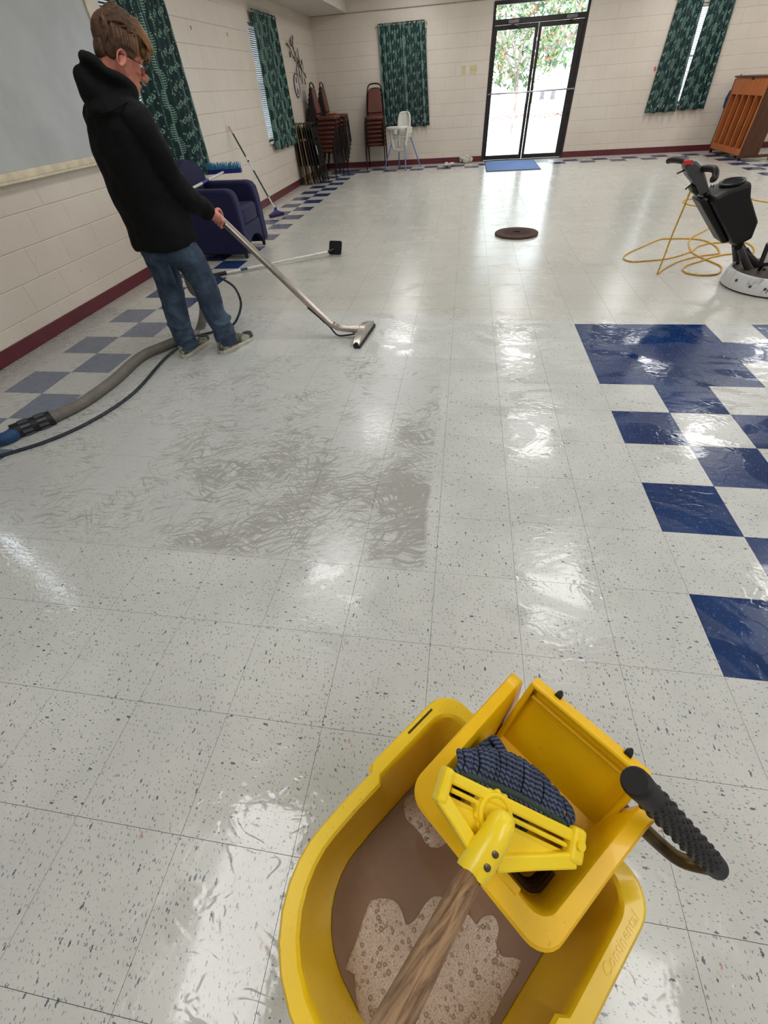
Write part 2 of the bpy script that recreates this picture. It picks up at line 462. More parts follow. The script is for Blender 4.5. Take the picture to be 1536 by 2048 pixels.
# ------------------------------------------------------------------ ceiling panels (the room's lamps)
def emit_mat():
    n = NT('lamp_diffuser'); e = n.node('Emission'); e.inputs[0].default_value = (1, .995, .975, 1); e.inputs[1].default_value = LIGHT_E
    n.t.links.new(e.outputs[0], n.o.inputs[0]); return n.m
EM = emit_mat(); LFR = simple('lamp_frame_white', (235, 235, 230), .4)
lamp = None
for lx in (-2.12, .42, 2.96, 5.1):
    for ly in (-3.5, -.52, 2.48, 5.48, 8.2):
        if lamp is None:
            lamp = thing('ceiling_light', 'white framed fluorescent panel recessed in the ceiling above the tiles', 'ceiling light', (lx, ly, CZ-.03), 0, 'fluorescent ceiling panels')
            b = B(); b.sheet([[(-.305, -.61, .008), (.305, -.61, .008)], [(-.305, .61, .008), (.305, .61, .008)]]); b.obj('diffuser', EM, lamp, False)
            b = B()
            for lo, hi in (((-.33, -.635, 0), (-.3, .635, .03)), ((.3, -.635, 0), (.33, .635, .03)), ((-.3, -.635, 0), (.3, -.605, .03)), ((-.3, .605, 0), (.3, .635, .03))): b.box(lo, hi)
            b.obj('frame', LFR, lamp, False)
        else: clone(lamp, (lx, ly, CZ-.03))
# ------------------------------------------------------------------ pixel rays (to read real positions off known planes)
def ray(px, py): return _r*((px-768)/FPX)+_u*((1024-py)/FPX)+_f
def on(px, py, ax, v):
    d = ray(px, py); return CAM+d*((v-CAM[ax])/d[ax])

# ------------------------------------------------------------------ windows, blinds, curtains
def glass_mat(name, tint=(1, 1, 1)):
    n = NT(name); t = n.node('BsdfTransparent'); t.inputs[0].default_value = (*tint, 1)
    g = n.node('BsdfGlossy'); g.inputs['Roughness'].default_value = .02; f = n.node('Fresnel'); f.inputs[0].default_value = 1.35
    m = n.node('MixShader'); n.t.links.new(f.outputs[0], m.inputs[0]); n.t.links.new(t.outputs[0], m.inputs[1]); n.t.links.new(g.outputs[0], m.inputs[2])
    n.t.links.new(m.outputs[0], n.o.inputs[0]); return n.m
GLASS = glass_mat('window_glass', (.96, .98, .98))
WFR = simple('window_frame_white', (218, 216, 210), .4); SLAT = simple('blind_slat_white', (226, 228, 228), .5)
def window(k, axis, pos, out, u0, u1, z0, z1):
    def P(u, d, z): return V((pos+out*d, u, z)) if axis == 'x' else V((u, pos+out*d, z))
    def bx(b, ua, ub, da, db, za, zb):
        p, q = P(ua, da, za), P(ub, db, zb); b.box([min(p[i], q[i]) for i in range(3)], [max(p[i], q[i]) for i in range(3)])
    b = B(); t = .045
    for a in ((u0, u0+t, z0, z1), (u1-t, u1, z0, z1), (u0+t, u1-t, z0, z0+t), (u0+t, u1-t, z1-t, z1), (u0+t, u1-t, (z0+z1)/2-.02, (z0+z1)/2+.02)): bx(b, a[0], a[1], .10, .15, a[2], a[3])
    fr = struct(b.obj('window_%d' % k, WFR, None, False))
    b = B(); bx(b, u0+t, u1-t, .123, .127, z0+t, z1-t); b.obj('pane', GLASS, fr, False)
    b = B(); bx(b, u0-.02, u1+.02, -.03, .10, z0-.03, z0); b.obj('window_sill', PAINT, fr, False)
    b = B(); z = z0+.03
    bx(b, u0+.01, u1-.01, .04, .075, z1-.035, z1-.005)
    while z < z1-.05:
        a, c, e, f = P(u0+.012, .045, z), P(u1-.012, .045, z), P(u1-.012, .068, z+.014), P(u0+.012, .068, z+.014)
        dz = V((0, 0, .0008)); b.loft([[a, c, e, f], [a+dz, c+dz, e+dz, f+dz]]); z += .0235
    stuff(b.obj('blind_slats', SLAT, fr, False))
for k, h in enumerate(LWIN): window(k+1, 'x', LX, -1, *h)
for k, h in enumerate(FWIN): window(k+4, 'y', FY, 1, *h)

def curtain_mat():
    n = NT('curtain_green_print'); uv = n.gen('UV'); u, v, _ = n.sep(uv)
    wob = n.math('MULTIPLY', n.math('SUBTRACT', n.noise(uv, 9., 1.), .5), .02)
    u = n.math('ADD', u, wob)
    base = n.mix(n.ss(n.noise(uv, 12., 3.), .3, .7), lin((6, 40, 42)), lin((12, 54, 54)))
    P_ = .19
    cell = n.math('FLOOR', n.math('DIVIDE', u, P_))
    s = n.math('SUBTRACT', n.math('MULTIPLY', n.math('FRACT', n.math('DIVIDE', u, P_)), P_), P_/2)
    vv = n.math('ADD', v, n.math('MULTIPLY', cell, .117))
    R_ = .27
    t = n.math('SUBTRACT', n.math('MULTIPLY', n.math('FRACT', n.math('DIVIDE', vv, R_)), R_), R_/2)
    a = n.math('ABSOLUTE', s); env = n.math('SQRT', n.math('MAXIMUM', n.math('SUBTRACT', 1., n.math('POWER', n.math('DIVIDE', n.math('ABSOLUTE', t), .085), 2.)), 0.))
    inl = n.math('MULTIPLY', n.math('LESS_THAN', a, n.math('MULTIPLY', env, .048)), n.math('LESS_THAN', n.math('ABSOLUTE', t), .085))
    ph = n.math('DIVIDE', n.math('SUBTRACT', n.math('MULTIPLY_ADD', n.math('MULTIPLY', a, a), -9., t), n.math('MULTIPLY', a, -.35)), .019)
    frond = n.math('MULTIPLY', inl, n.math('GREATER_THAN', n.math('FRACT', ph), .56))
    stem = n.math('LESS_THAN', a, .003)
    s2 = n.math('SUBTRACT', n.math('MULTIPLY', n.math('FRACT', n.math('DIVIDE', n.math('ADD', u, P_/2), P_)), P_), P_/2)
    def rings(du, per, off, r0, r1):
        q = n.math('SUBTRACT', n.math('MULTIPLY', n.math('FRACT', n.math('DIVIDE', n.math('ADD', vv, off), per)), per), per/2)
        ss_ = n.math('SUBTRACT', s2, du)
        d = n.math('SQRT', n.math('ADD', n.math('MULTIPLY', ss_, ss_), n.math('MULTIPLY', q, q)))
        d = n.math('ADD', d, n.math('MULTIPLY', n.math('SINE', n.math('MULTIPLY', n.math('ARCTAN2', ss_, q), 11.)), .0028))
        return n.math('MULTIPLY', n.math('GREATER_THAN', d, r0), n.math('LESS_THAN', d, r1))
    k = n.math('MAXIMUM', n.math('MAXIMUM', frond, stem), n.math('MAXIMUM', rings(.0, .135, .02, .012, .023), n.math('MAXIMUM', rings(.03, .09, .05, .0, .006), rings(-.03, .11, .01, .003, .008))))
    col = n.mix(n.math('MULTIPLY', k, n.ss(n.noise(uv, 30., 2.), .25, .6, .45, .85)), base, lin((150, 190, 172)))
    n.bump(n.noise(uv, 300., 1.), .15, .002)
    n.fin(col, .8); n.b.inputs['Sheen Weight'].default_value = .1
    return n.m
CURT = curtain_mat(); ROD = simple('curtain_rod_brass', (190, 178, 150), .35, .6)
def curtain(name, label, axis, pos, out, tl, tr, bl, br, zt, zb, folds, seed, full=1.7, rod=True):
    """tl/tr top edges, bl/br bottom edges along the wall"""
    rnd = random.Random(seed); b = B(); nu, nz = 96, 26; grid = []; uvs = []
    ph = [rnd.uniform(0, 6) for _ in range(4)]; mid = (tl+tr)/2
    root = thing(name, label, 'curtain', (pos-out*.05, mid, zb) if axis == 'x' else (mid, pos-out*.05, zb), 0, 'green printed curtains')
    W_ = abs(tr-tl)*full
    def pt(i, j, off=0.):
        u = i/nu; w_ = j/nz; z = zt+(zb-zt)*w_
        a = tl+(tr-tl)*u; c = bl+(br-bl)*u; x = a+(c-a)*w_
        amp = .012+.022*min(1, w_*1.6)
        d = .058+amp*(math.sin(2*PI*folds*u+ph[0]+.5*math.sin(2*PI*u*2+ph[1]))+.35*math.sin(2*PI*folds*1.9*u+ph[2]+w_*1.3))+off
        if w_ < .06: d += .006*math.sin(2*PI*folds*3.1*u)
        if w_ > .99: z += .008*math.sin(2*PI*u*folds*.5+ph[3])
        return V((pos-out*d, x, z)) if axis == 'x' else V((x, pos-out*d, z))
    front = [[pt(i, j) for i in range(nu+1)] for j in range(nz+1)]
    uvl = b.bm.loops.layers.uv.new('UVMap')
    G = [b.ring(r) for r in front]
    for j in range(nz):
        for i in range(nu):
            f = b._f((G[j][i], G[j][i+1], G[j+1][i+1], G[j+1][i]))
            for lp, (ii, jj) in zip(f.loops, ((i, j), (i+1, j), (i+1, j+1), (i, j+1))):
                lp[uvl].uv = (seed*.37+ii/nu*W_, (zt+(zb-zt)*jj/nz)-zb)
    o = b.obj('cloth', CURT, root, True, True)
    m = o.modifiers.new('thickness', 'SOLIDIFY'); m.thickness = .003
    if rod:
        b = B(); z = zt-.025
        A = (lambda u, d: V((pos-out*d, u, z)) if axis == 'x' else V((u, pos-out*d, z)))
        lo, hi = min(tl, tr)-.03, max(tl, tr)+.03
        b.tube([A(lo, 0), A(lo, .058), A(hi, .058), A(hi, 0)], .007, 8); b.ell(A(lo, .058), (.012, .012, .012)); b.ell(A(hi, .058), (.012, .012, .012))
        b.obj('rod', ROD, root, True, True)
    return root
curtain('curtain', 'green printed curtain beside the whiteboard behind the blue armchair', 'x', LX, -1, 2.22, 3.19, 2.02, 3.23, 2.30, .67, 7, 3)
curtain('curtain', 'narrow green printed curtain on left wall between pole brush and metal wall art', 'x', LX, -1, 5.90, 7.0, 5.92, 7.2, 2.27, .66, 8, 5)
curtain('curtain', 'green printed curtain panel behind the lone chair stack, left of its pair', 'y', FY, 1, -2.85, -2.352, -2.77, -2.28, 2.25, .70, 5, 11)
curtain('curtain', 'green printed curtain panel behind the white high chair, right of its pair', 'y', FY, 1, -2.348, -1.90, -2.276, -1.76, 2.25, .68, 5, 14)
curtain('curtain', 'green printed curtain panel left of the bright slit, nearer the glass doors', 'y', FY, 1, 2.82, 3.26, 2.78, 3.38, 2.25, .665, 5, 23)
curtain('curtain', 'green printed curtain panel right of the bright slit, nearer the piano', 'y', FY, 1, 3.37, 3.80, 3.39, 3.92, 2.25, .68, 5, 27)
curtain('curtain', 'green printed curtain panel on left wall beyond the left picture edge, farther panel', 'x', LX, -1, -1.76, -1.15, -1.73, -1.15, 2.27, .66, 5, 31)
curtain('curtain', 'green printed curtain panel on left wall beyond the left picture edge, nearer panel', 'x', LX, -1, -2.45, -1.85, -2.45, -1.79, 2.27, .66, 5, 37)

# ------------------------------------------------------------------ glass double door
DK = simple('door_bronze', (38, 33, 34), .38, .3, var=.2); ALU = simple('bar_aluminium', (170, 168, 166), .3, .9)
y0, y1 = FY-.012, FY+.10
b = B()
b.box((DX0, y0, 0), (-.497, y1, DZ)); b.box((1.214, y0, 0), (DX1, y1, DZ)); b.box((-.497, y0, 2.345), (1.214, y1, DZ)); b.box((-.497, y0, 2.085), (1.214, y1, 2.16)); b.box((-.497, y0+.02, 0), (1.214, y1, .012))
dr = struct(b.obj('door_1', DK, None, False, bevel=.003))
b = B(); b.box((-.497, FY+.04, 2.16), (1.214, FY+.046, 2.345)); b.obj('transom_pane', GLASS, dr, False)
def leaf(x0, x1, meet):
    b = B(); ya, yb = FY+.02, FY+.062; zt, zb = 2.08, .018
    wl, wr = (.05, .062) if meet > 0 else (.062, .05)
    if meet < 0: wl, wr = .055, .105
    b.box((x0, ya, zb), (x0+wl, yb, zt)); b.box((x1-wr, ya, zb), (x1, yb, zt)); b.box((x0+wl, ya, zb), (x1-wr, yb, zb+.075)); b.box((x0+wl, ya, zt-.065), (x1-wr, yb, zt))
    lf = b.obj('door_leaf', DK, dr, False, bevel=.003)
    b = B(); b.box((x0+wl, FY+.038, zb+.075), (x1-wr, FY+.044, zt-.065)); b.obj('pane', GLASS, lf, False)
    b = B(); b.tube(cr([(x0+.02, FY+.02, 1.115), (x0+.03, FY-.035, 1.115), (x1-.03, FY-.035, 1.115), (x1-.02, FY+.02, 1.115)], 4), .013, 8); b.obj('push_bar', ALU, lf)
    hx = x1-.03 if meet > 0 else x0+.03
    b = B(); b.box((hx-.028, FY-.03, .93), (hx+.028, FY+.02, 1.20)); b.obj('handle', DK, lf, False, bevel=.008)
    cx = (x0+.25) if meet > 0 else (x1-.36)
    b = B(); b.box((cx, FY-.06, 2.095), (cx+.20, FY-.012, 2.14)); b.tube([(cx+.05, FY-.04, 2.09), (cx+.12, FY-.09, 2.07), (cx+.22, FY+.0, 2.05)], .009, 6); b.obj('closer', simple('closer_grey', (112, 108, 106), .4, .6), lf, False)
leaf(-.495, .352, 1); leaf(.362, 1.212, -1)
b = B(); b.rbox((-.47, 7.85, 0.0), (.63, 9.36, .010), .02); b.obj('door_mat', simple('mat_rim', (58, 66, 92), .8)); mat_o = bpy.data.objects['door_mat']
tag(mat_o, 'blue carpeted mat lying in front of the glass doors', 'mat')
b = B(); b.box((-.445, 7.88, .009), (.605, 9.33, .013)); b.obj('carpet_pile', simple('mat_pile_blue', (84, 116, 168), .95, var=.2, scale=220, bump=.6, bscale=400), mat_o, False)

# ------------------------------------------------------------------ things on the walls
wbx = LX
wt = thing('whiteboard', 'large grey whiteboard with cream wooden frame on the left wall', 'whiteboard', (LX, .3, 1.0))
def wbm():
    n = NT('whiteboard_grey'); p = n.pos(); f = n.noise(p, 2., 4., .6)
    return n.fin(n.mix(n.ss(f, .3, .7), lin((172, 176, 178)), lin((188, 191, 192))), n.math('MULTIPLY_ADD', f, .15, .26))
b = B(); b.box((LX, -1.06, 1.04), (LX+.016, 1.82, 2.30)); b.obj('writing_surface', wbm(), wt, False, True)
crm = simple('frame_cream', (220, 210, 184), .5, var=.12, scale=8)
for lo, hi in (((LX, -1.10, .985), (LX+.03, 1.87, 1.045)), ((LX, -1.10, 2.30), (LX+.03, 1.87, 2.35)), ((LX, 1.815, 1.045), (LX+.03, 1.87, 2.30)), ((LX, -1.10, 1.045), (LX+.03, -1.05, 2.30))):
    b = B(); b.box(lo, hi); b.obj('frame_rail', crm, wt, False, True, .004)
b = B(); b.box((LX+.03, -1.0, .985), (LX+.075, 1.5, 1.0)); b.obj('pen_tray', crm, wt, False, True, .004)
PL = simple('switch_plate_almond', (206, 194, 150), .4)
for x0, x1, lab, nsw in ((-1.108, -1.030, 'single almond wall plate, the narrower one left of the glass doors', 1), (-.932, -.800, 'double almond switch plate, the wider one next to the glass doors', 2)):
    t_ = thing('light_switch', lab, 'light switch', ((x0+x1)/2, FY, 1.505))
    b = B(); b.rbox((x0, FY-.007, 1.445), (x1, FY, 1.567), .006, ax=1); b.obj('plate', PL, t_, True, True)
    for k in range(nsw):
        cx = x0+(x1-x0)*(k+.5)/nsw; b = B(); b.box((cx-.005, FY-.018, 1.498), (cx+.005, FY-.006, 1.518)); b.obj('toggle', PL, t_, False, True, .001)
# metal branch with disc
def artp(zx, zy, d=.02): return on(560+zx*160/1536, 60+zy*160/1536, 0, LX+d)
MT = simple('art_bronze', (44, 32, 28), .45, .6)
at_ = thing('wall_art', 'dark metal branch with leaves and pale disc hung on left wall above folding chairs', 'wall art', artp(320, 700))
b = B()
for poly in ([(115, 260), (185, 330), (215, 420), (270, 540), (330, 630), (400, 720), (470, 850), (505, 910)], [(235, 100), (250, 170), (230, 280), (265, 380), (310, 520), (370, 640), (440, 790), (500, 900)], [(205, 150), (190, 260), (240, 300)], [(335, 360), (350, 470), (370, 600), (330, 640)], [(200, 530), (190, 440), (220, 430)], [(410, 570), (420, 640), (370, 700)], [(330, 630), (320, 760), (330, 870)], [(345, 680), (370, 800), (380, 900)], [(400, 720), (420, 880), (432, 1040)], [(460, 930), (500, 1045)]):
    b.tube(cr([artp(*q) for q in poly], 4), .0065, 6)
b.obj('branch', MT, at_, True, True)
rl = random.Random(4)
for q in [(240, 140), (205, 195), (245, 245), (205, 390), (200, 470), (262, 345), (300, 450), (343, 410), (350, 560), (412, 610), (372, 590), (442, 700), (318, 800), (370, 850), (430, 970), (482, 995), (395, 910), (280, 540), (150, 290), (490, 880)]:
    c = artp(*q, .028); a = rl.uniform(-.5, .5); b = B(); L_ = rl.uniform(.035, .055)
    b.ell(c, (V((.004, 0, 0)), V((0, .014*math.cos(a), .014*math.sin(a))), V((0, -L_*math.sin(a), L_*math.cos(a)))), 8, 6); b.obj('leaf', MT, at_, True, True)
dc = artp(330, 1070)
b = B(); b.tube([dc+V((0, .165*math.cos(k*PI/14), .165*math.sin(k*PI/14))) for k in range(28)], .006, 6, True); b.obj('disc_rim', MT, at_, True, True)
b = B(); b.lathe([(.16, 0), (.16, .006)], 28, basis(dc-V((.012, 0, 0)), (0, 1, 0), (0, 0, 1), (1, 0, 0))); dsk = b.obj('disc_face', simple('disc_pale', (196, 186, 190), .5, var=.15, scale=20), at_, True, True)
for za, zb in ((.04, .12), (-.12, -.04)):
    b = B(); b.box(dc+V((-.006, -.012, za)), dc+V((.004, .012, zb))); b.obj('numeral', MT, dsk, False)
for k, (px, py) in enumerate(((380, 52), (453, 66))):
    p = on(px, py, 0, LX); b = B(); b.cyl(p, p+V((.012, 0, -.004)), .004, .003, 6); b.cyl(p+V((.008, 0, -.004)), p+V((.008, 0, -.03)), .003, .003, 6)
    tag(b.obj('nail', MT), ('rusty nail in the left wall nearest the long curtain', 'rusty nail in the left wall nearer the narrow curtain')[k], 'nail')
p = on(1310, 138, 1, FY); b = B()
b.ell(p, (V((.025, 0, .01)), V((0, .004, 0)), V((-.012, 0, .04))), 8, 5); tag(b.obj('red_mark', simple('smear_red', (200, 110, 112), .7)), 'small red smear on the far wall beside the right curtain', 'mark')

# crumpled cloth bundles by the skirting
def crumple(name, label, c, s, seed, mat_):
    rnd = random.Random(seed); b = B()
    for k in range(9):
        q = V(c)+V((rnd.uniform(-1, 1)*s[0]*.7, rnd.uniform(-1, 1)*s[1]*.7, s[2]*rnd.uniform(.3, .8)))
        b.ell(q, (s[0]*rnd.uniform(.25, .5), s[1]*rnd.uniform(.3, .5), s[2]*rnd.uniform(.25, .5)), 7, 5, None)
    o = b.obj(name, mat_)
    m = o.modifiers.new('remesh', 'REMESH'); m.mode = 'VOXEL'; m.voxel_size = .018
    return tag(o, label, 'cloth')
RAG = simple('rag_white', (196, 190, 178), .9, var=.35, scale=26, bump=.5)
p = on(895, 335, 2, 0); crumple('rag_bundle', 'crumpled white cloth on the checker tiles, farther from the glass doors', (p.x, p.y+.1, 0), (.17, .1, .07), 2, RAG)
p = on(931, 327, 2, 0); crumple('rag_bundle', 'crumpled white cloth against maroon skirting, nearer the glass doors', (p.x, 9.38, 0), (.15, .09, .13), 5, RAG)

# ------------------------------------------------------------------ outside the glass doors
b = B(); b.box((-40, FY+.2, -.2), (40, 90, -.03)); struct(b.obj('ground_outside', simple('paving_pale', (206, 202, 196), .8, var=.1, scale=.4, coord='Object')))
LF = [simple('leaf_green', (78, 112, 62), .4, var=.4, scale=3), simple('leaf_deep', (52, 84, 56), .4, var=.4, scale=3), simple('leaf_rust', (176, 112, 76), .5, var=.3, scale=3), simple('leaf_light', (140, 160, 110), .45, var=.3, scale=3)]
BARK = simple('bark_grey', (150, 136, 130), .8, var=.25, scale=9)
def tree(name, label, x, y, zc, rx, rz, n, ls, wts, seed, trunk=.06, group=None):
    rnd = random.Random(seed); t_ = thing(name, label, 'tree', (x, y, -.03), 0, group)
    b = B(); b.tube(cr([(x, y, -.03), (x+.05, y, zc*.3), (x+.02, y, zc*.6), (x, y, zc)], 4), [trunk*1.2]+[trunk]*11+[trunk*.6], 8)
    for k in range(9):
        a = k*2.4; e = V((x+rx*.7*math.cos(a), y+rx*.7*math.sin(a), zc+rz*rnd.uniform(-.5, .6)))
        b.tube(cr([(x+.02, y, zc*rnd.uniform(.42, .7)), (x+rx*.35*math.cos(a), y+rx*.35*math.sin(a), zc*.85), e], 3), [trunk*.5]*6+[trunk*.15], 5)
    b.obj('trunk', BARK, t_, True, True)
    b = B()
    for k in range(n):
        a, q = rnd.uniform(0, 2*PI), math.acos(rnd.uniform(-1, 1)); rr = rnd.uniform(.45, 1)**.6
        c = V((x+rx*rr*math.sin(q)*math.cos(a), y+rx*rr*math.sin(q)*math.sin(a), zc+rz*rr*math.cos(q)))
        d = V((rnd.uniform(-1, 1), rnd.uniform(-1, 1), rnd.uniform(-.9, .7))).normalized(); s_ = d.cross(V((0, 0, 1))).normalized(); nn = d.cross(s_)
        L_ = ls*rnd.uniform(.7, 1.2); w_ = L_*.22; b.mi = rnd.choices(range(4), wts)[0]
        v = b.ring([c, c+d*L_*.5+s_*w_, c+d*L_, c+d*L_*.5-s_*w_, c+d*L_*.5+nn*w_*.5])
        b._f((v[0], v[1], v[4])); b._f((v[1], v[2], v[4])); b._f((v[2], v[3], v[4])); b._f((v[3], v[0], v[4]))
    stuff(b.obj('foliage', LF, t_, False, True)); return t_
tree('magnolia_tree', 'young magnolia with rust-tinged leaves outside the glass doors', .45, 15., 2.25, 1.35, 1.2, 1500, .2, (5, 3, 1.6, 3), 1, .05)
for k, (tx, ty, zc, lab) in enumerate(((3.3, 30, 3.2, 'pale grey-green tree seen through the right door pane, behind the magnolia'), (-2.4, 33, 3.6, 'hazy tree far outside, left of the magnolia trunk'), (1.2, 42, 4.4, 'tall hazy tree far outside directly behind the magnolia crown'), (6.2, 38, 4.6, 'tall hazy tree far outside at the right edge of the right door pane'))):
    tree('distant_tree', lab, tx, ty, zc, 2.2, zc*.55, 700, .42, (2, 3, .6, 3), 20+k, .16, 'trees far outside')
rnd = random.Random(8); b = B()
for k in range(230):
    x, y = rnd.uniform(-1.5, 4.2), rnd.uniform(23., 26.); a = rnd.uniform(0, PI); L_ = rnd.uniform(.1, .2)
    v = b.ring([(x-L_*math.cos(a), y-L_*math.sin(a), -.02), (x+.05*math.sin(a), y-.05*math.cos(a), .03), (x+L_*math.cos(a), y+L_*math.sin(a), -.02), (x-.05*math.sin(a), y+.05*math.cos(a), .05)]); b._f(v)
tag(stuff(b.obj('leaf_litter', simple('litter_red', (168, 116, 104), .8, var=.3), None, False)), 'strip of fallen reddish leaves across the pale ground outside', 'leaves')
for k, (px, lab) in enumerate(((1083, 'small dark grey post box outside, seen through the right door pane nearer the middle stile'), (1104, 'small grey post stone outside, seen through the right door pane farther right'))):
    p = on(px, 199, 2, -.03); b = B(); b.rbox((p.x-.16, p.y-.1, -.03), (p.x+.16, p.y+.1, .5), .05); b.box((p.x-.2, p.y-.14, -.03), (p.x+.2, p.y+.14, .06)); tag(b.obj('ground_marker', simple('marker_grey', (110, 104, 112), .8)), lab, 'marker')
lt = thing('porch_lantern', 'small hanging lantern outside, seen through the pane above the doors', 'lantern', (.44, 11.5, 2.44))
LM = simple('lantern_metal', (70, 60, 60), .5, .5); x, y = .44, 11.5
b = B()
for sx, sy in ((1, 1), (1, -1), (-1, 1), (-1, -1)): b.tube([(x+.055*sx, y+.055*sy, 2.45), (x+.085*sx, y+.085*sy, 2.66)], .006, 5)
b.box((x-.06, y-.06, 2.44), (x+.06, y+.06, 2.452)); b.obj('cage', LM, lt, False, True)
b = B(); b.lathe([(.13, 0), (.12, .02), (.03, .10), (.015, .14)], 4, Matrix.Translation((x, y, 2.66)) @ RZ(PI/4)); b.obj('cap', LM, lt, False, True)
b = B(); b.tube([(x, y, 2.78), (x, y, 3.05), (x, FY+.2, 3.05)], .012, 6); b.obj('bracket', LM, lt, True, True)
b = B(); b.lathe([(.02, 0), (.03, .03), (.025, .1), (.01, .13)], 8, Matrix.Translation((x, y, 2.47))); b.obj('bulb', simple('bulb_white', (235, 232, 220), .3), lt, True, True)
# ------------------------------------------------------------------ armchair
NAVY = simple('upholstery_navy', (17, 20, 66), .85, var=.14, scale=9, bump=.35, bscale=500, sheen=.03)
ac = thing('armchair', 'navy blue upholstered armchair by the left wall behind the person', 'armchair', (-3.7, 2.22, 0))
def arm(yc0, yc1):
    b = B(); prof = [(-4.05, .05), (-3.36, .05), (-3.345, .1), (-3.35, .5), (-3.365, .60), (-3.40, .645), (-3.46, .66), (-3.85, .665), (-4.05, .66)]
    b.loft([[V((x, y, z)) for x, z in prof] for y in (yc0, yc1)]); return b.obj('arm', NAVY, ac, True, True, .022)
arm(1.87, 2.0); arm(2.455, 2.60)
b = B(); nn = 18
rings = []
for x0, sc_ in ((-4.15, .985), (-4.14, 1.), (-4.02, 1.), (-3.97, .985)):
    o_ = []
    for k in range(nn+1):
        t = PI*k/nn; y = 2.235-.355*math.cos(t); z = .60+.285*math.sin(t)**.75 if 0 < k < nn else .60
        o_.append(V((x0+0, 2.235+(y-2.235)*sc_, z*sc_+.01)))
    o_ += [V((x0+.04, 2.59, .06)), V((x0+.04, 1.88, .06))]; rings.append(o_)
b.loft(rings); b.obj('backrest', NAVY, ac, True, True, .015)
b = B(); b.rbox((-3.965, 2.003, .30), (-3.36, 2.452, .475), .05); b.obj('seat_cushion', NAVY, ac, True, True)
b = B(); o_ = [(2.003, .31), (2.003, .06)]
for k in range(11): t = PI*k/10; o_.append((2.228-.21*math.cos(t), .06+.125*math.sin(t)))
o_ += [(2.452, .06), (2.452, .31)]
b.prism(o_, 0, .05, basis((-3.41, 0, 0), (0, 1, 0), (0, 0, 1), (1, 0, 0))); b.obj('front_panel', NAVY, ac, True, True)
for x, y in ((-3.40, 1.93), (-3.40, 2.53), (-4.0, 1.93), (-4.0, 2.53)):
    b = B(); b.cyl((x, y, 0), (x, y, .055), .018, .024, 12); b.obj('foot', simple('foot_black', (20, 20, 22), .5), ac, True, True)

# push broom lying across the chair arms
TW = simple('pole_white', (222, 222, 220), .35, .1); BLU = simple('plastic_blue', (32, 44, 130), .4)
TEAL = simple('bristle_teal', (66, 150, 190), .7, var=.35, scale=40); GRN = simple('pole_green', (14, 62, 40), .4)
pb = thing('push_broom', 'push broom with white pole and teal bristles lying across the blue armchair', 'broom', (-3.88, 2.4, .665))
pa, pz = V((-3.76, 1.58, .685)), V((-3.975, 3.10, .685)); dr_ = (pz-pa).normalized()
b = B(); b.cyl(pa, pa+dr_*.64, .0145, n=12); b.obj('pole', TW, pb, True, True)
b = B(); b.cyl(pa+dr_*.63, pa+dr_*.86, .017, n=12); b.obj('joint', BLU, pb, True, True)
b = B(); b.cyl(pa+dr_*.85, pz, .0145, n=12); b.obj('pole', TW, pb, True, True)
hd = V((dr_.y, -dr_.x, 0)); hc = pz+dr_*.05
b = B(); M = basis(hc, hd, dr_, (0, 0, 1)); b.rbox((-.225, -.035, -.02), (.225, .035, .028), .012, M); b.cyl(pz-dr_*.03, pz+dr_*.02, .022, n=12); b.obj('head', BLU, pb, True, True)
rnd = random.Random(3); b = B()
for i in range(42):
    for j in range(5):
        u, v = -.215+.43*i/41, -.028+.056*j/4; p = M @ V((u, v, .026)); q = p+V((rnd.uniform(-.02, .02), rnd.uniform(-.02, .02), rnd.uniform(.045, .075)))
        b.tube([p, q], [.0035, .0016], 4)
stuff(b.obj('bristles', TEAL, pb, False, True))

# deck brush leaning on the wall
db = thing('deck_brush', 'deck brush with green and white pole leaning on left wall beyond the armchair', 'brush', (-3.79, 4.2, 0))
h0, h1 = V((-3.79, 4.20, .085)), V((-4.245, 4.21, 1.07)); dd = h1-h0
def seg(a, c, r, m, nm): b = B(); b.cyl(h0+dd*a, h0+dd*c, r, n=10); b.obj(nm, m, db, True, True)
seg(0, .17, .0125, TW, 'pole_sleeve'); seg(.17, .50, .0115, GRN, 'pole'); seg(.50, .66, .0125, TW, 'pole_sleeve'); seg(.60, .615, .0145, simple('collar_black', (24, 24, 24), .5), 'collar'); seg(.66, .92, .0115, GRN, 'pole'); seg(.92, 1., .0115, simple('pole_tip', (196, 180, 160), .5), 'pole_tip')
u = V((.154, .195, 0)).normalized(); M = basis((-3.788, 4.2, 0), u, (-u.y, u.x, 0), (0, 0, 1))
b = B(); b.loft([[M @ V((x*k, y*k2, z)) for x, y in ((-.125, -.03), (.125, -.03), (.125, .03), (-.125, .03))] for k, k2, z in ((1, 1, .028), (1, 1, .042), (.5, .8, .06), (.16, .55, .085), (.14, .5, .12))]); b.obj('head', BLU, db, True, True, .004)
b = B(); b.box((-.122, -.028, 0), (.122, .028, .03), M); b.obj('bristles', simple('bristle_maroon', (70, 28, 40), .9, var=.3, scale=60), db, False, True)

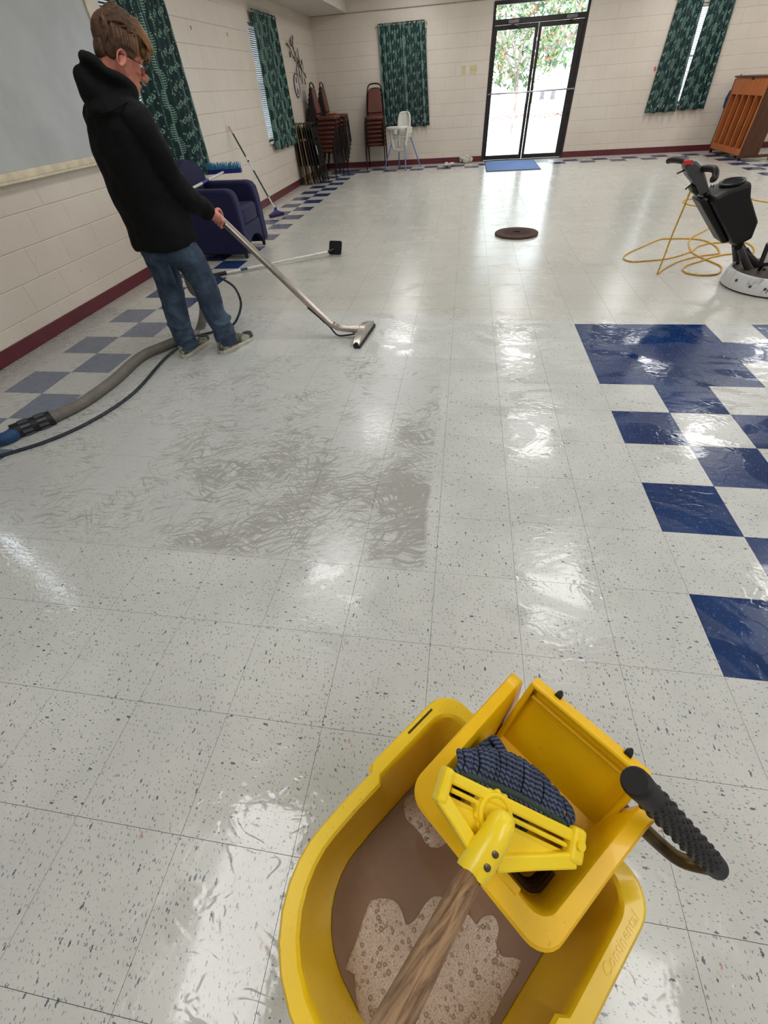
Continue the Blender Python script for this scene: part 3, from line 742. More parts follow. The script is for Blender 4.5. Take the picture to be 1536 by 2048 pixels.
# ------------------------------------------------------------------ banquet chairs in stacks
VINYL = simple('vinyl_brown', (92, 43, 33), .42, var=.14, scale=6); FRM = simple('chair_tube_black', (34, 26, 24), .4, .5)
def banquet(label, group):
    r = thing('stacking_chair', label, 'chair', (0, 0, 0), 0, group)
    b = B(); b.rbox((-.205, -.215, .425), (.205, .205, .478), .07, n=4); b.obj('seat', VINYL, r)
    b = B(); o_ = [(-.155, .06), (.155, .06), (.165, .12), (.135, .40), (.11, .445), (-.11, .445), (-.135, .40), (-.165, .12)]
    M = basis((0, .20, .46), (1, 0, 0), (0, .16, .987), (0, -.987, .16))
    b.prism(o_, -.012, .022, M); b.obj('backrest', VINYL, r, True, False, .012)
    b = B(); pth = cr([M @ V((-.185, 0, -.006)), M @ V((-.182, .2, -.006)), M @ V((-.15, .44, -.006)), M @ V((-.09, .515, -.006)), M @ V((.09, .515, -.006)), M @ V((.15, .44, -.006)), M @ V((.182, .2, -.006)), M @ V((.185, 0, -.006))], 4)
    b.tube(pth, .0125, 8); b.obj('back_frame', FRM, r)
    b = B(); b.tube([(-.19, -.2, .418), (.19, -.2, .418), (.19, .2, .418), (-.19, .2, .418)], .011, 6, True); b.obj('seat_frame', FRM, r)
    for sx in (-1, 1):
        for y0_, y1_ in ((-.19, -.225), (.19, .255)):
            b = B(); b.tube(cr([(sx*.195, y0_, .43), (sx*.208, (y0_+y1_)/2, .22), (sx*.213, y1_, .0)], 3), .0115, 8); b.obj('leg', FRM, r)
    return r
ch0 = None
def stack(x, y, rz, n, desc, group, pitch=.072, shift=.02, seed=1):
    global ch0; rn = random.Random(seed)
    for k in range(n):
        pos = 'topmost' if k == n-1 else ('bottom' if k == 0 else '%s from floor' % ('', 'second', 'third', 'fourth', 'fifth', 'sixth', 'seventh', 'eighth')[k])
        lab = 'brown stacking chair, %s, in %s' % (pos, desc)
        fx, fy = math.sin(rz)*shift*k, -math.cos(rz)*shift*k; a = rz+rn.uniform(-.02, .02)
        if ch0 is None: ch0 = banquet(lab, group); ch0.location = (x+fx, y+fy, k*pitch); ch0.rotation_euler = (0, 0, a)
        else: clone(ch0, (x+fx, y+fy, k*pitch), a, lab, group)
stack(-3.93, 8.28, PI/2, 8, 'the stack beside the folding chairs', 'chairs stacked next to the folding chairs', seed=2)
stack(-3.90, 8.97, PI/2, 8, 'the stack in the room corner', 'chairs stacked in the corner', seed=3)
stack(-2.95, 9.16, .05, 7, 'the lone stack before the far curtain', 'chairs stacked before the far curtain', seed=4)
b = B(); b.rbox((-3.93, 8.84, .986), (-3.74, 8.95, 1.02), .02); tag(b.obj('wooden_block', simple('wood_tan', (186, 140, 92), .6)), 'small tan block lying on the seat of the corner chair stack', 'block')

# ------------------------------------------------------------------ folding chairs leaning in a row
FB = [simple('folding_black', (30, 26, 24), .45, .4), simple('folding_brown', (58, 44, 36), .45, .4), simple('folding_tan', (128, 104, 74), .5, .2)]
def folding(label, m):
    r = thing('folding_chair', label, 'chair', (0, 0, 0), 0, 'folding chairs leaning by the left wall')
    b = B(); b.tube(cr([(.006, -.21, .0), (.006, -.215, .4), (.006, -.21, .80), (.006, -.15, .905), (.006, 0, .92), (.006, .15, .905), (.006, .21, .80), (.006, .215, .4), (.006, .21, 0)], 4), .0115, 8); b.obj('front_frame', m, r)
    b = B(); b.tube(cr([(-.012, -.185, .0), (-.012, -.188, .3), (-.010, -.185, .62)], 3), .0105, 8); b.obj('leg', m, r)
    b = B(); b.tube(cr([(-.012, .185, .0), (-.012, .188, .3), (-.010, .185, .62)], 3), .0105, 8); b.obj('leg', m, r)
    b = B(); b.rbox((-.010, -.17, .28), (.002, .17, .66), .04, ax=0); b.obj('seat', m, r)
    b = B(); b.rbox((-.002, -.20, .70), (.006, .20, .86), .03, ax=0); b.obj('backrest', m, r)
    for z in (.10, .56):
        b = B(); b.cyl((-.012, -.185, z), (-.012, .185, z), .008, n=8); b.obj('stretcher', m, r)
    return r
ords = ('first', 'second', 'third', 'fourth', 'fifth', 'sixth', 'seventh', 'eighth')
fold = {}
for k in range(8):
    mi = (1, 2, 1, 2, 0, 1, 0, 0)[k]; lab = '%s folded metal chair, %s from the left wall in the leaning row' % (('black', 'dark brown', 'tan')[mi], ords[k])
    xb, xt = -4.205+.063*k, -4.235+.044*k; tilt = math.atan2(xb-xt, .92)
    if mi not in fold: o = fold[mi] = folding(lab, FB[mi]); o.location = (xb, 7.34+.012*k, .0)
    else: o = clone(fold[mi], (xb, 7.34+.012*k, .0), 0, lab)
    o.rotation_euler = (0, -tilt, .03*math.sin(k*2.1))
    o.location.z = .012*math.sin(tilt)+.011
b = B(); b.rbox((.012, -.222, .46), (.022, -.204, .60), .006); b.obj('label_strip', TW, o)

# ------------------------------------------------------------------ high chair
HW = simple('high_chair_white', (224, 222, 214), .35, var=.05); HB = simple('tube_periwinkle', (104, 136, 200), .35)
hc_ = thing('high_chair', 'white plastic high chair with blue tube legs before the far curtain', 'high chair', (-2.33, 8.89, 0))
F = V((-.36, -.93, 0)).normalized(); S = V((F.y, -F.x, 0)); O = V((-2.33, 8.87, 0)); Mh = basis(O, F, S, (0, 0, 1))
for fx, tx in (((-2.734, 8.758), V((.10, .13, .60))), ((-2.215, 8.545), V((.10, -.13, .60))), ((-2.428, 9.145), V((-.10, .13, .62))), ((-1.929, 9.118), V((-.10, -.13, .62)))):
    b = B(); b.cyl((*fx, 0), Mh @ tx, .012, .012, 10); b.obj('leg', HB, hc_, True, True)
    b = B(); d_ = (Mh @ tx-V((*fx, 0))).normalized(); b.cyl((*fx, 0), V((*fx, 0))+d_*.025, .0145, n=10); b.obj('foot_cap', simple('cap_grey', (120, 122, 130), .5), hc_, True, True)
b = B(); b.rbox((-.17, -.17, .53), (.13, .17, .60), .05, Mh); b.obj('seat', HW, hc_, True, True)
for xx in (.12,):
    b = B(); b.tube(cr([Mh @ V((xx, -.205, .70)), Mh @ V((xx, -.19, .58)), Mh @ V((xx, -.15, .42)), Mh @ V((xx, -.10, .355)), Mh @ V((xx, .10, .355)), Mh @ V((xx, .15, .42)), Mh @ V((xx, .19, .58)), Mh @ V((xx, .205, .70))], 4), .036, 10); b.obj('front_shell', HW, hc_, True, True)
b = B(); rows = []
for z, hw, cx in ((.60, .16, -.165), (.70, .165, -.185), (.82, .16, -.205), (.90, .145, -.215), (.945, .11, -.222), (.955, .06, -.224)):
    rows.append([Mh @ V((cx+.06*(s_**2)*1.2, hw*s_, z)) for s_ in (-1, -.8, -.5, 0, .5, .8, 1)])
b.sheet(rows); o = b.obj('backrest', HW, hc_, True, True); m = o.modifiers.new('s', 'SOLIDIFY'); m.thickness = .022
b = B(); o_ = []
for k in range(24):
    t = 2*PI*k/24; o_.append((.20+.15*math.copysign(abs(math.cos(t))**.6, math.cos(t)), .235*math.copysign(abs(math.sin(t))**.6, math.sin(t))))
b.loft([[Mh @ V((x, y, z)) for x, y in [(.20+(p-.20)*s_, q*s_) for p, q in o_]] for z, s_ in ((.700, .96), (.708, 1), (.728, 1), (.736, .97))]); b.obj('tray', HW, hc_, True, True)
for sy in (-1, 1):
    b = B(); b.rbox((-.17, .165*sy-.012, .60), (.10, .165*sy+.012, .71), .01, Mh); b.obj('armrest', HW, hc_, True, True)
b = B(); b.rbox((.10, -.014, .40), (.135, .014, .70), .008, Mh); b.obj('crotch_post', HW, hc_, True, True)
b = B(); b.tube([Mh @ V((.02, .02, .70)), Mh @ V((.13, .03, .66)), Mh @ V((.14, .0, .60))], .010, 5, flat=.3); b.obj('strap', HB, hc_, True, True)

# ------------------------------------------------------------------ upright piano seen from behind
def wood(name, a, c, sc=1.):
    n = NT(name); p = n.gen('Object'); x, y, z = n.sep(p)
    f = n.noise(n.comb(n.math('MULTIPLY', x, 30*sc), n.math('MULTIPLY', y, 30*sc), n.math('MULTIPLY', z, 2.2*sc)), 1., 4., .6, .6)
    n.bump(f, .1, .002); return n.fin(n.mix(n.ss(f, .3, .7), lin(a), lin(c)), .35)
WO = wood('piano_oak', (166, 88, 42), (196, 116, 62)); WD = wood('piano_walnut', (70, 38, 24), (92, 52, 34))
pn = thing('upright_piano', 'upright wooden piano turned with its slatted back to the room', 'piano', (4.45, 8.48, 0))
Y0, Y1 = 7.757, 9.205
def pbx(nm, lo, hi, m, bev=.004): b = B(); b.box(lo, hi); return b.obj(nm, m, pn, False, True, bev)
pbx('top_panel', (4.205, Y0+.03, .885), (4.245, Y1-.03, 1.115), WO); pbx('bottom_rail', (4.205, Y0+.03, .075), (4.30, Y1-.03, .165), WO)
n_ = 6
for k in range(n_):
    yc = Y0+.06+(Y1-Y0-.12)*k/(n_-1); w_ = .038 if k in (0, n_-1) else .024
    pbx('back_post', (4.205, yc-w_, .165), (4.29, yc+w_, .885), WO)
pbx('soundboard', (4.30, Y0+.03, .165), (4.32, Y1-.03, .90), wood('soundboard_brown', (104, 58, 32), (124, 70, 40)))
pbx('side_panel', (4.20, Y0, .07), (4.52, Y0+.035, 1.10), WD); pbx('side_panel', (4.20, Y1-.035, .07), (4.52, Y1, 1.10), WD)
pbx('front_panel', (4.50, Y0+.035, .07), (4.52, Y1-.035, 1.10), WD)
pbx('lid', (4.185, Y0-.015, 1.115), (4.54, Y1+.015, 1.14), WD)
kb = pbx('keybed', (4.52, Y0+.01, .60), (4.82, Y1-.01, .72), WD)
b = B(); b.box((4.56, Y0+.08, .722), (4.70, Y1-.08, .738)); b.obj('keys', simple('keys_ivory', (222, 216, 200), .3), kb, False)
for y in (Y0+.06, Y1-.06): pbx('front_leg', (4.74, y-.03, .075), (4.80, y+.03, .60), WD)
for y in (Y0+.04, Y1-.04): pbx('base_foot', (4.20, y-.035, .045), (4.82, y+.035, .085), WD)
for x in (4.24, 4.76):
    for y in (Y0+.05, Y1-.05):
        b = B(); b.lathe([(.024, -.012), (.024, .012)], 14, basis((x, y, .024), (1, 0, 0), (0, 0, 1), (0, 1, 0))); b.cyl((x, y, .03), (x, y, .06), .01, n=8); b.obj('caster', FRM, pn, True, True)
b = B(); b.box((4.203, 8.40, 1.085), (4.206, 8.50, 1.115)); b.obj('handle_notch', FRM, pn, False, True)
# blue bag behind the piano end
b = B(); rings = []
for z, a, c in ((.66, .05, .03), (.70, .10, .05), (.82, .115, .055), (.92, .09, .045), (.96, .03, .02)):
    rings.append([V((4.30+a*math.cos(2*PI*k/14), 9.275+c*math.sin(2*PI*k/14), z+.012*math.sin(k*2.3))) for k in range(14)])
bg_ = thing('cloth_bag', 'dark blue cloth bag hanging at the far end of the piano', 'bag', (4.30, 9.275, .66))
b.loft(rings); b.obj('pouch', simple('bag_blue', (36, 44, 110), .8, var=.3, scale=30), bg_, True, True)
b = B(); b.tube(cr([(4.27, 9.275, .94), (4.27, 9.262, 1.1), (4.30, 9.23, 1.15), (4.33, 9.262, 1.1), (4.33, 9.275, .94)], 4), .006, 6); b.obj('strap', simple('bag_strap', (26, 30, 70), .8), bg_, True, True)

# ------------------------------------------------------------------ scrub pad on the floor, pole with pad holder
pd = thing('scrub_pad', 'round brown floor machine pad lying flat on the tiles', 'floor pad', (-.232, 2.725, 0))
def padm():
    n = NT('pad_brown'); p = n.gen('Object'); x, y, z = n.sep(p); d = n.math('SQRT', n.math('ADD', n.math('MULTIPLY', x, x), n.math('MULTIPLY', y, y)))
    c = n.mix(n.ss(d, .13, .19), lin((66, 34, 36)), lin((92, 72, 60))); c = n.mix(n.ss(n.noise(p, 90., 3., .7), .35, .7), n.mix(.5, c, (.01, .008, .008)), c)
    n.bump(n.noise(p, 220., 2.), .9, .006); return n.fin(c, .95)
b = B(); prof = [(.045, .004), (.2, .0), (.252, .002), (.257, .012), (.252, .024), (.2, .027), (.045, .026)]
R_ = [[V((r*math.cos(2*PI*k/48)*(1+.008*math.sin(k*5.3)), r*math.sin(2*PI*k/48)*(1+.008*math.sin(k*5.3)), z)) for k in range(48)] for r, z in prof]
b.loft(R_, False, True); b.obj('fibre_disc', padm(), pd)
b = B(); b.lathe([(.045, .006), (.045, .018)], 24); b.obj('centre_plug', simple('pad_centre', (40, 24, 26), .95, bump=.5), pd)
sp = thing('pad_pole', 'white pole with black scrub pad holder lying on the floor behind the wand', 'scrub pole', (-2.9, 1.6, 0))
a, c = V((-3.50, 1.235, .018)), V((-2.40, 1.915, .05)); d = (c-a).normalized()
b = B(); b.cyl(a+d*.12, c, .0125, n=12); b.obj('pole', TW, sp, True, True)
b = B(); b.cyl(a, a+d*.13, .018, n=12); b.obj('grip', simple('grip_black', (18, 18, 20), .6), sp, True, True)
b = B(); b.cyl(a+d*.285, a+d*.36, .0131, n=12); b.obj('label_band', simple('band_blue', (40, 74, 120), .5), sp, True, True)
vx = V((.86, -.5, .08)).normalized(); vz = V((.22, .3, .93)); vz = (vz-vx*vz.dot(vx)).normalized(); vy = vz.cross(vx); hc2 = V((-2.32, 1.97, .078)); M = basis(hc2, vx, vy, vz)
b = B(); b.rbox((-.095, -.012, -.068), (.095, .016, .068), .02, M, ax=1); b.obj('pad', simple('pad_black', (22, 22, 24), .95, var=.3, scale=60, bump=1., bscale=160), sp, True, True)
b = B(); b.rbox((-.08, .016, -.045), (.08, .028, .045), .01, M, ax=1); b.tube([c, hc2+vy*.03], .014, 8); b.obj('holder', simple('holder_black', (16, 16, 17), .5), sp, True, True)
# ------------------------------------------------------------------ person with the suction wand
PC = V((-2.68, -.45, 0)); PN = V((-.5122, .8589, 0)); PE = V((.8589, .5122, 0))      # where he stands, view direction, image right
def pv(px, py, off=0.):
    d = ray(px, py); t = ((PC+PN*off-CAM).dot(PN))/d.dot(PN); return CAM+d*t
FB_ = V((.36, .93, 0)).normalized(); RB_ = V((FB_.y, -FB_.x, 0))          # the body faces FB_, his right is RB_
SKIN = None
def skin_mat():
    n = NT('skin'); p = n.gen('Object'); f = n.noise(p, 22., 3., .6)
    n.fin(n.mix(n.ss(f, .3, .7), lin((206, 136, 116)), lin((190, 112, 96))), .5); n.b.inputs['Subsurface Weight'].default_value = .08; n.b.inputs['Subsurface Radius'].default_value = (.01, .004, .002)
    return n.m
SKIN = skin_mat()
HOOD = simple('hoodie_black', (9, 9, 11), .92, var=.3, scale=9, bump=.4, bscale=180, spec=.25)
def denim_mat():
    n = NT('denim'); p = n.gen('Object'); x, y, z = n.sep(p)
    f = n.noise(p, 7., 4., .65, .4); w_ = n.noise(n.comb(n.math('MULTIPLY', x, 3.), n.math('MULTIPLY', y, 3.), n.math('MULTIPLY', z, 9.)), 2.2, 4., .6, 1.2)
    c = n.mix(n.ss(f, .35, .68), lin((32, 46, 66)), lin((64, 84, 106))); c = n.mix(n.ss(w_, .5, .62, 0., .45), c, lin((34, 50, 72)))
    n.bump(n.math('ADD', n.math('MULTIPLY', w_, 1.), n.math('MULTIPLY', n.noise(p, 420., 1.), .08)), .5, .012); return n.fin(c, .85)
DENIM = denim_mat()
def ellr(c, a, b_, ra, rb, n=20, p=2.2):
    o = []
    for k in range(n):
        t = 2*PI*k/n; ct, st = math.cos(t), math.sin(t)
        o.append(V(c)+a*(ra*math.copysign(abs(ct)**(2/p), ct))+b_*(rb*math.copysign(abs(st)**(2/p), st)))
    return o
def limb(b, pts, rad, k=5, n=14, flat=None):
    P = cr(pts, k); R = []
    m = len(pts)-1
    for i in range(len(P)):
        t = i/k; j = min(int(t), m-1); q = t-j; q = q*q*(3-2*q); R.append(rad[j]*(1-q)+rad[j+1]*q)
    b.tube(P, R, n, flat=flat)
def folds(o, scale, strength):
    t = bpy.data.textures.new(o.name+'_folds', 'CLOUDS'); t.noise_scale = scale; t.noise_depth = 1
    m = o.modifiers.new('folds', 'DISPLACE'); m.texture = t; m.strength = strength; m.mid_level = .5; m.texture_coords = 'LOCAL'
def remesh(o, vox, smooth=6, fac=.5):
    m = o.modifiers.new('union', 'REMESH'); m.mode = 'VOXEL'; m.voxel_size = vox; m.use_smooth_shade = True
    if smooth:
        s_ = o.modifiers.new('smooth', 'SMOOTH'); s_.factor = fac; s_.iterations = smooth
# joints
neck = pv(222, 172, -.01); chest = pv(243, 255); waist = pv(296, 410); pelvis = pv(328, 478); pelvis.z = .80
shR = chest+RB_*.165+V((0, 0, .035)); shL = chest-RB_*.165+V((0, 0, .05))
hR = on(437, 436, 1, -.265); wrR = on(421, 427, 1, -.31); elR = pv(352, 372, -.085)
hL = V((-2.735, -.20, .985)); wrL = V((-2.80, -.245, .99)); elL = shL+V((-.02, .10, -.30))
hipR = pelvis+RB_*.092; hipL = pelvis-RB_*.092
anR = V((-2.588, -.515, .10)); anL = V((-2.868, -.595, .10))
knR = V((-2.648, -.47, .455)); knL = V((-2.885, -.51, .455))
HO = PC+PE*(-.021)+V((0, 0, 1.531)); hf0 = (PE*.985+PN*.17).normalized(); pit = math.radians(30)
HX = (hf0*math.cos(pit)+V((0, 0, -math.sin(pit)))); HY = V((-hf0.y, hf0.x, 0)); HZ = HX.cross(HY)
MH = basis(HO, HX, HY, HZ)
def hp(x, y, z): return MH @ V((x, y, z))
# ---- body: one continuous figure, head to ankles
bd = B()
limb(bd, [pelvis-V((0, 0, .06)), pelvis+V((0, 0, .05)), waist+V((0, 0, .03)), chest, neck-V((0, 0, .04))], [.12, .125, .11, .10, .055], flat=None)
for sh, el, wr, hd_ in ((shR, elR, wrR, hR), (shL, elL, wrL, hL)):
    limb(bd, [chest+V((0, 0, .06)), sh, el, wr], [.045, .045, .040, .028])
for hp_, kn, an in ((hipR, knR, anR), (hipL, knL, anL)):
    limb(bd, [hp_+V((0, 0, .02)), kn, an], [.082, .054, .036])
limb(bd, [neck-V((0, 0, .08)), hp(-.045, 0, -.07), hp(-.02, 0, -.02)], [.052, .054, .06])
# head: skull, face, jaw, nose, brow, lips, ears
bd.ell(hp(0, 0, .012), (HX*.098, HY*.076, HZ*.098), 20, 14)
rings = []
for z, xf, xb, w_ in ((-.128, .080, .05, .012), (-.122, .090, .02, .032), (-.105, .094, -.02, .045), (-.08, .092, -.045, .056), (-.05, .092, -.06, .063), (-.02, .094, -.07, .068), (.02, .094, -.07, .07), (.06, .085, -.06, .064)):
    o = []
    for k in range(20):
        t = 2*PI*k/20; ct, st = math.cos(t), math.sin(t); cx = (xf+xb)/2; a = (xf-xb)/2
        o.append(hp(cx+a*math.copysign(abs(ct)**.75, ct), w_*math.copysign(abs(st)**.9, st)*(1-.22*max(ct, 0)), z))
    rings.append(o)
bd.loft(rings)
limb(bd, [hp(.088, 0, .018), hp(.104, 0, -.012), hp(.118, 0, -.036), hp(.095, 0, -.05)], [.009, .011, .015, .010], 4, 10)
for s_ in (-1, 1):
    bd.ell(hp(.102, .012*s_, -.041), (HX*.012, HY*.009, HZ*.009), 8, 6)
    limb(bd, [hp(.09, .012*s_, .024), hp(.086, .035*s_, .026), hp(.07, .054*s_, .016)], [.009, .010, .008], 3, 8)
    bd.ell(hp(.075, .036*s_, -.03), (HX*.018, HY*.018, HZ*.015), 8, 6)
    # ear
    ec = hp(-.006, .078*s_, -.018)
    ring_ = [ec+HX*(.019*math.cos(t)-.002*s_*0)+HZ*(.031*math.sin(t)+.004*math.cos(t))+HY*s_*(.004+.006*(-math.cos(t))) for t in [2*PI*k/12 for k in range(12)]]
    bd.tube(ring_, [.0055 if 0 < k < 9 else .0065 for k in range(12)], 6, True); bd.ell(ec-HY*s_*.004, (HX*.016, HY*.006, HZ*.026), 8, 6)
    bd.ell(ec-HZ*.03+HX*.006, (HX*.008, HY*.005, HZ*.008), 6, 5)
bd.ell(hp(.096, 0, -.076), (HX*.011, HY*.022, HZ*.0055), 10, 6); bd.ell(hp(.094, 0, -.089), (HX*.010, HY*.019, HZ*.006), 10, 6)
bd.ell(hp(.088, 0, -.115), (HX*.014, HY*.02, HZ*.014), 10, 6)
# ---- hands closed on the tube
tubeA, tubeB = V((-2.80, -.20, 1.055)), on(648, 636, 1, -.285)
td = (tubeB-tubeA).normalized()
def hand(wr, grip, palm_dir, side):
    """palm lies against the tube at grip; fingers wrap round it"""
    r_t = .026; up = (palm_dir-td*palm_dir.dot(td)).normalized()        # from tube axis to back of the hand
    fw = td.cross(up)*side                                             # way the fingers wrap
    kn0 = grip+up*(r_t+.013)
    limb(bd, [wr, wr*.5+kn0*.5+up*.004, kn0], [.027, .030, .028], 4, 12)
    for k, (off, L, rr) in enumerate(((-.036, 1.0, .0088), (-.013, 1.08, .0092), (.010, 1.02, .0090), (.032, .85, .0080))):
        c = grip+td*off; pts = []
        for a in (-25, 15, 60, 105, 150, 185):
            t = math.radians(a*L); pts.append(c+(up*math.cos(t)+fw*math.sin(t))*(r_t+.009+(.004 if a in (15, 105) else 0)))
        pts[0] = kn0+td*off*.9+up*.002-fw*.008
        limb(bd, pts, [.0125, .0105, rr*1.06, rr, rr*.95, rr*.7], 3, 8)
    th = [wr*.35+kn0*.65-fw*.012-td*.02, grip-td*.035+up*(r_t*.6)-fw*(r_t+.008), grip-td*.02-up*.008-fw*(r_t+.008), grip+td*.004-up*(r_t*.7)-fw*(r_t*.6)]
    limb(bd, th, [.014, .0125, .0105, .008], 4, 9)
gR = tubeA+td*((hR-tubeA).dot(td)); gL = tubeA+td*.05
hand(wrR, gR, (wrR-gR)+V((.0, -.03, .05)), 1); hand(wrL, gL, (wrL-gL)+V((0, .0, .05)), -1)
person = bd.obj('person', SKIN)
remesh(person, .0042, 4, .4)
tag(person, 'person in black hoodie and blue jeans, looking down, holding a metal suction wand', 'person')
# eyes and brows
for s_ in (-1, 1):
    b = B(); b.ell(hp(.083, .033*s_, .002), (.0115, .0115, .0115), 12, 8); ey = b.obj('eye', simple('eye_white', (226, 220, 214), .2), person)
    b = B(); b.ell(hp(.0915, .033*s_, -.003), (HX*.004, HY*.0055, HZ*.0055), 10, 6); b.obj('iris', simple('iris_brown', (60, 44, 36), .2), ey)
    b = B(); limb(b, [hp(.0995, .014*s_, .031), hp(.096, .034*s_, .034), hp(.080, .054*s_, .024)], [.003, .004, .002], 4, 6); b.obj('eyebrow', simple('brow_brown', (112, 82, 56), .8), person)
b = B(); b.ell(hp(.1035, 0, -.0825), (HX*.004, HY*.019, HZ*.0016), 10, 5); b.obj('mouth', simple('lip_line', (120, 60, 56), .6), person)
# ---- glasses
GM = simple('glasses_black', (22, 20, 22), .35); gl_ = B()
for s_ in (-1, 1):
    loop = [hp(.112-.010*abs(math.cos(t))*0-.008*(1 if math.cos(t)*1 > 2 else 0), s_*.034+.025*math.cos(t), -.002+.017*math.sin(t)) for t in [2*PI*k/20 for k in range(20)]]
    gl_.tube(loop, .0016, 5, True)
    gl_.tube(cr([hp(.112, s_*.059, .006), hp(.095, s_*.070, .004), hp(.04, s_*.077, .0), hp(-.005, s_*.080, -.004), hp(-.025, s_*.078, -.022)], 4), .0019, 5)
gl_.tube(cr([hp(.112, -.010, .002), hp(.117, 0, .005), hp(.112, .010, .002)], 4), .0018, 5)
g_ = gl_.obj('glasses', GM, person)
for s_ in (-1, 1):
    b = B(); b.lathe([(.0235, -.0006), (.0235, .0006)], 20, basis(hp(.112, s_*.034, -.002), HY, HZ*.7, HX)); b.obj('lens', glass_mat('lens_glass'), g_)
# ---- hair: cap plus locks swept forward
def hair_mat():
    n = NT('hair_brown'); p = n.gen('Object'); q = n.vm('SUBTRACT', p, tuple(HO)); fx = n.vm('DOT_PRODUCT', q, tuple(HX)); fz = n.vm('DOT_PRODUCT', q, tuple(HZ))
    f = n.noise(p, 60., 3., .6); tip = n.math('MULTIPLY', n.ss(fx, .0, .13), 1.)
    c = n.mix(n.ss(f, .3, .7), lin((54, 36, 26)), lin((96, 66, 44))); c = n.mix(n.math('MULTIPLY', tip, .6), c, lin((160, 116, 70)))
    return n.fin(c, .55)
HAIR = hair_mat(); hb = B()
rings = []
for th_ in range(0, 13):
    a = math.radians(-30+th_*15)                                     # along the head, back to front
    o = []
    for k in range(19):
        ph_ = math.radians(-100+k*200/18)
        rr = .115+.018*math.sin(max(0, a+.2))
        x = -math.cos(a)*rr*1.0*math.cos(ph_*.0) ; o.append((a, ph_, rr))
    rings.append(o)
hb.ell(hp(-.020, 0, .050), (HX*.112, HY*.083, HZ*.102), 22, 14)
hb.ell(hp(.020, 0, .092), (HX*.092, HY*.072, HZ*.066), 20, 12)
hb.ell(hp(.088, 0, .062), (HX*.036, HY*.060, HZ*.030), 16, 10)
hb.ell(hp(-.078, 0, -.010), (HX*.040, HY*.062, HZ*.062), 16, 10)
for s_ in (-1, 1): hb.ell(hp(-.045, .052*s_, .008), (HX*.048, HY*.028, HZ*.052), 12, 8); hb.ell(hp(.022, .066*s_, .032), (HX*.040, HY*.014, HZ*.036), 12, 8)
rn = random.Random(12)
for k in range(430):
    u = rn.uniform(-1, 1); st_ = rn.random()
    # start on the crown/back, run forward over the top, ending in the fringe or at the sides
    if st_ < .62:
        x0 = rn.uniform(-.11, .03); w0 = u*.078; z0 = .045+.112*math.sqrt(max(0, 1-(w0/.088)**2))*math.sqrt(max(.05, 1-((x0+.01)/.125)**2))
        L = rn.uniform(.07, .13); x1 = min(x0+L, .125-.25*abs(w0)); 
        def zt(x, w_):
            return .045+.114*math.sqrt(max(0, 1-(w_/.09)**2))*math.sqrt(max(.0, 1-max(0, (x-.0)/.145)**2))
        xm = (x0+x1)/2; lift = rn.uniform(.002, .012)
        pts = [hp(x0, w0, z0-.01), hp(xm, w0*1.03, max(zt(xm, w0), .06)+lift), hp(x1, w0*1.05+rn.uniform(-.006, .006), zt(x1, w0)+rn.uniform(-.012, .006)), hp(x1+.018, w0*1.05+rn.uniform(-.008, .008), zt(x1, w0)-rn.uniform(.012, .034))]
        r_ = rn.uniform(.005, .008); limb(hb, pts, [r_*.6, r_, r_*.9, .001], 3, 5)
    elif st_ < .8:
        w0 = u*.062; pts = [hp(.05, w0*.9, .125), hp(.10, w0, .098+rn.uniform(-.006, .006)), hp(.124-.3*abs(w0), w0*1.05, .066), hp(.126-.35*abs(w0)+rn.uniform(-.008, .008), w0*1.08, .040+rn.uniform(-.012, .014))]
        r_ = rn.uniform(.005, .008); limb(hb, pts, [r_*.6, r_, r_, .001], 3, 5)
    else:
        s_ = 1 if u > 0 else -1; x0 = rn.uniform(-.10, .045); pts = [hp(x0, s_*.066, .105), hp(x0+.01, s_*.084, .068), hp(x0+.020, s_*.086, .035), hp(x0+.022+rn.uniform(-.01, .012), s_*.082, .006+rn.uniform(-.012, .02)+(.022 if x0 > -.04 else -.02))]
        r_ = rn.uniform(.004, .007); limb(hb, pts, [r_*.6, r_, r_, .001], 3, 5)
for k in range(16):   # tuft on the crown
    a = rn.uniform(0, 2*PI); q = rn.uniform(0, .045); x0, w0 = -.035+q*math.cos(a), q*math.sin(a)
    limb(hb, [hp(x0, w0, .13), hp(x0-.004, w0*1.2, .148), hp(x0+.01, w0*1.5, .153+rn.uniform(-.004, .006))], [.006, .005, .001], 3, 5)
hb.obj('hair', HAIR, person)
# ---- hoodie
hd = B(); rings = []
for c, w_, d_, z in ((pv(330, 487), .200, .175, .695), (pv(329, 476), .212, .185, .72), (pv(318, 448), .205, .175, .80), (pv(296, 405), .198, .165, .92), (pv(272, 352), .200, .158, 1.03), (pv(250, 290), .208, .152, 1.17), (pv(240, 250), .205, .145, 1.26), (pv(236, 228), .180, .130, 1.315), (pv(230, 208), .135, .115, 1.36), (pv(226, 190), .085, .09, 1.395)):
    c = V((c.x, c.y, z)); rings.append(ellr(c, RB_, FB_, w_, d_, 28, 2.4))
hd.loft(rings)
hd.tube([ (pv(330, 486)+V((0, 0, .0)))+RB_*.196*math.cos(t)+FB_*.172*math.sin(t) for t in [2*PI*k/28 for k in range(28)]], .016, 8, True)
limb(hd, [shR-RB_*.06+V((0, 0, .0)), shR+RB_*.005-V((0, 0, .03)), elR, wrR*.86+elR*.14, wrR*1.0], [.080, .083, .072, .056, .044], 6, 16)
limb(hd, [shL+RB_*.06, shL-V((0, 0, .03)), elL, wrL], [.080, .080, .066, .046], 6, 16)
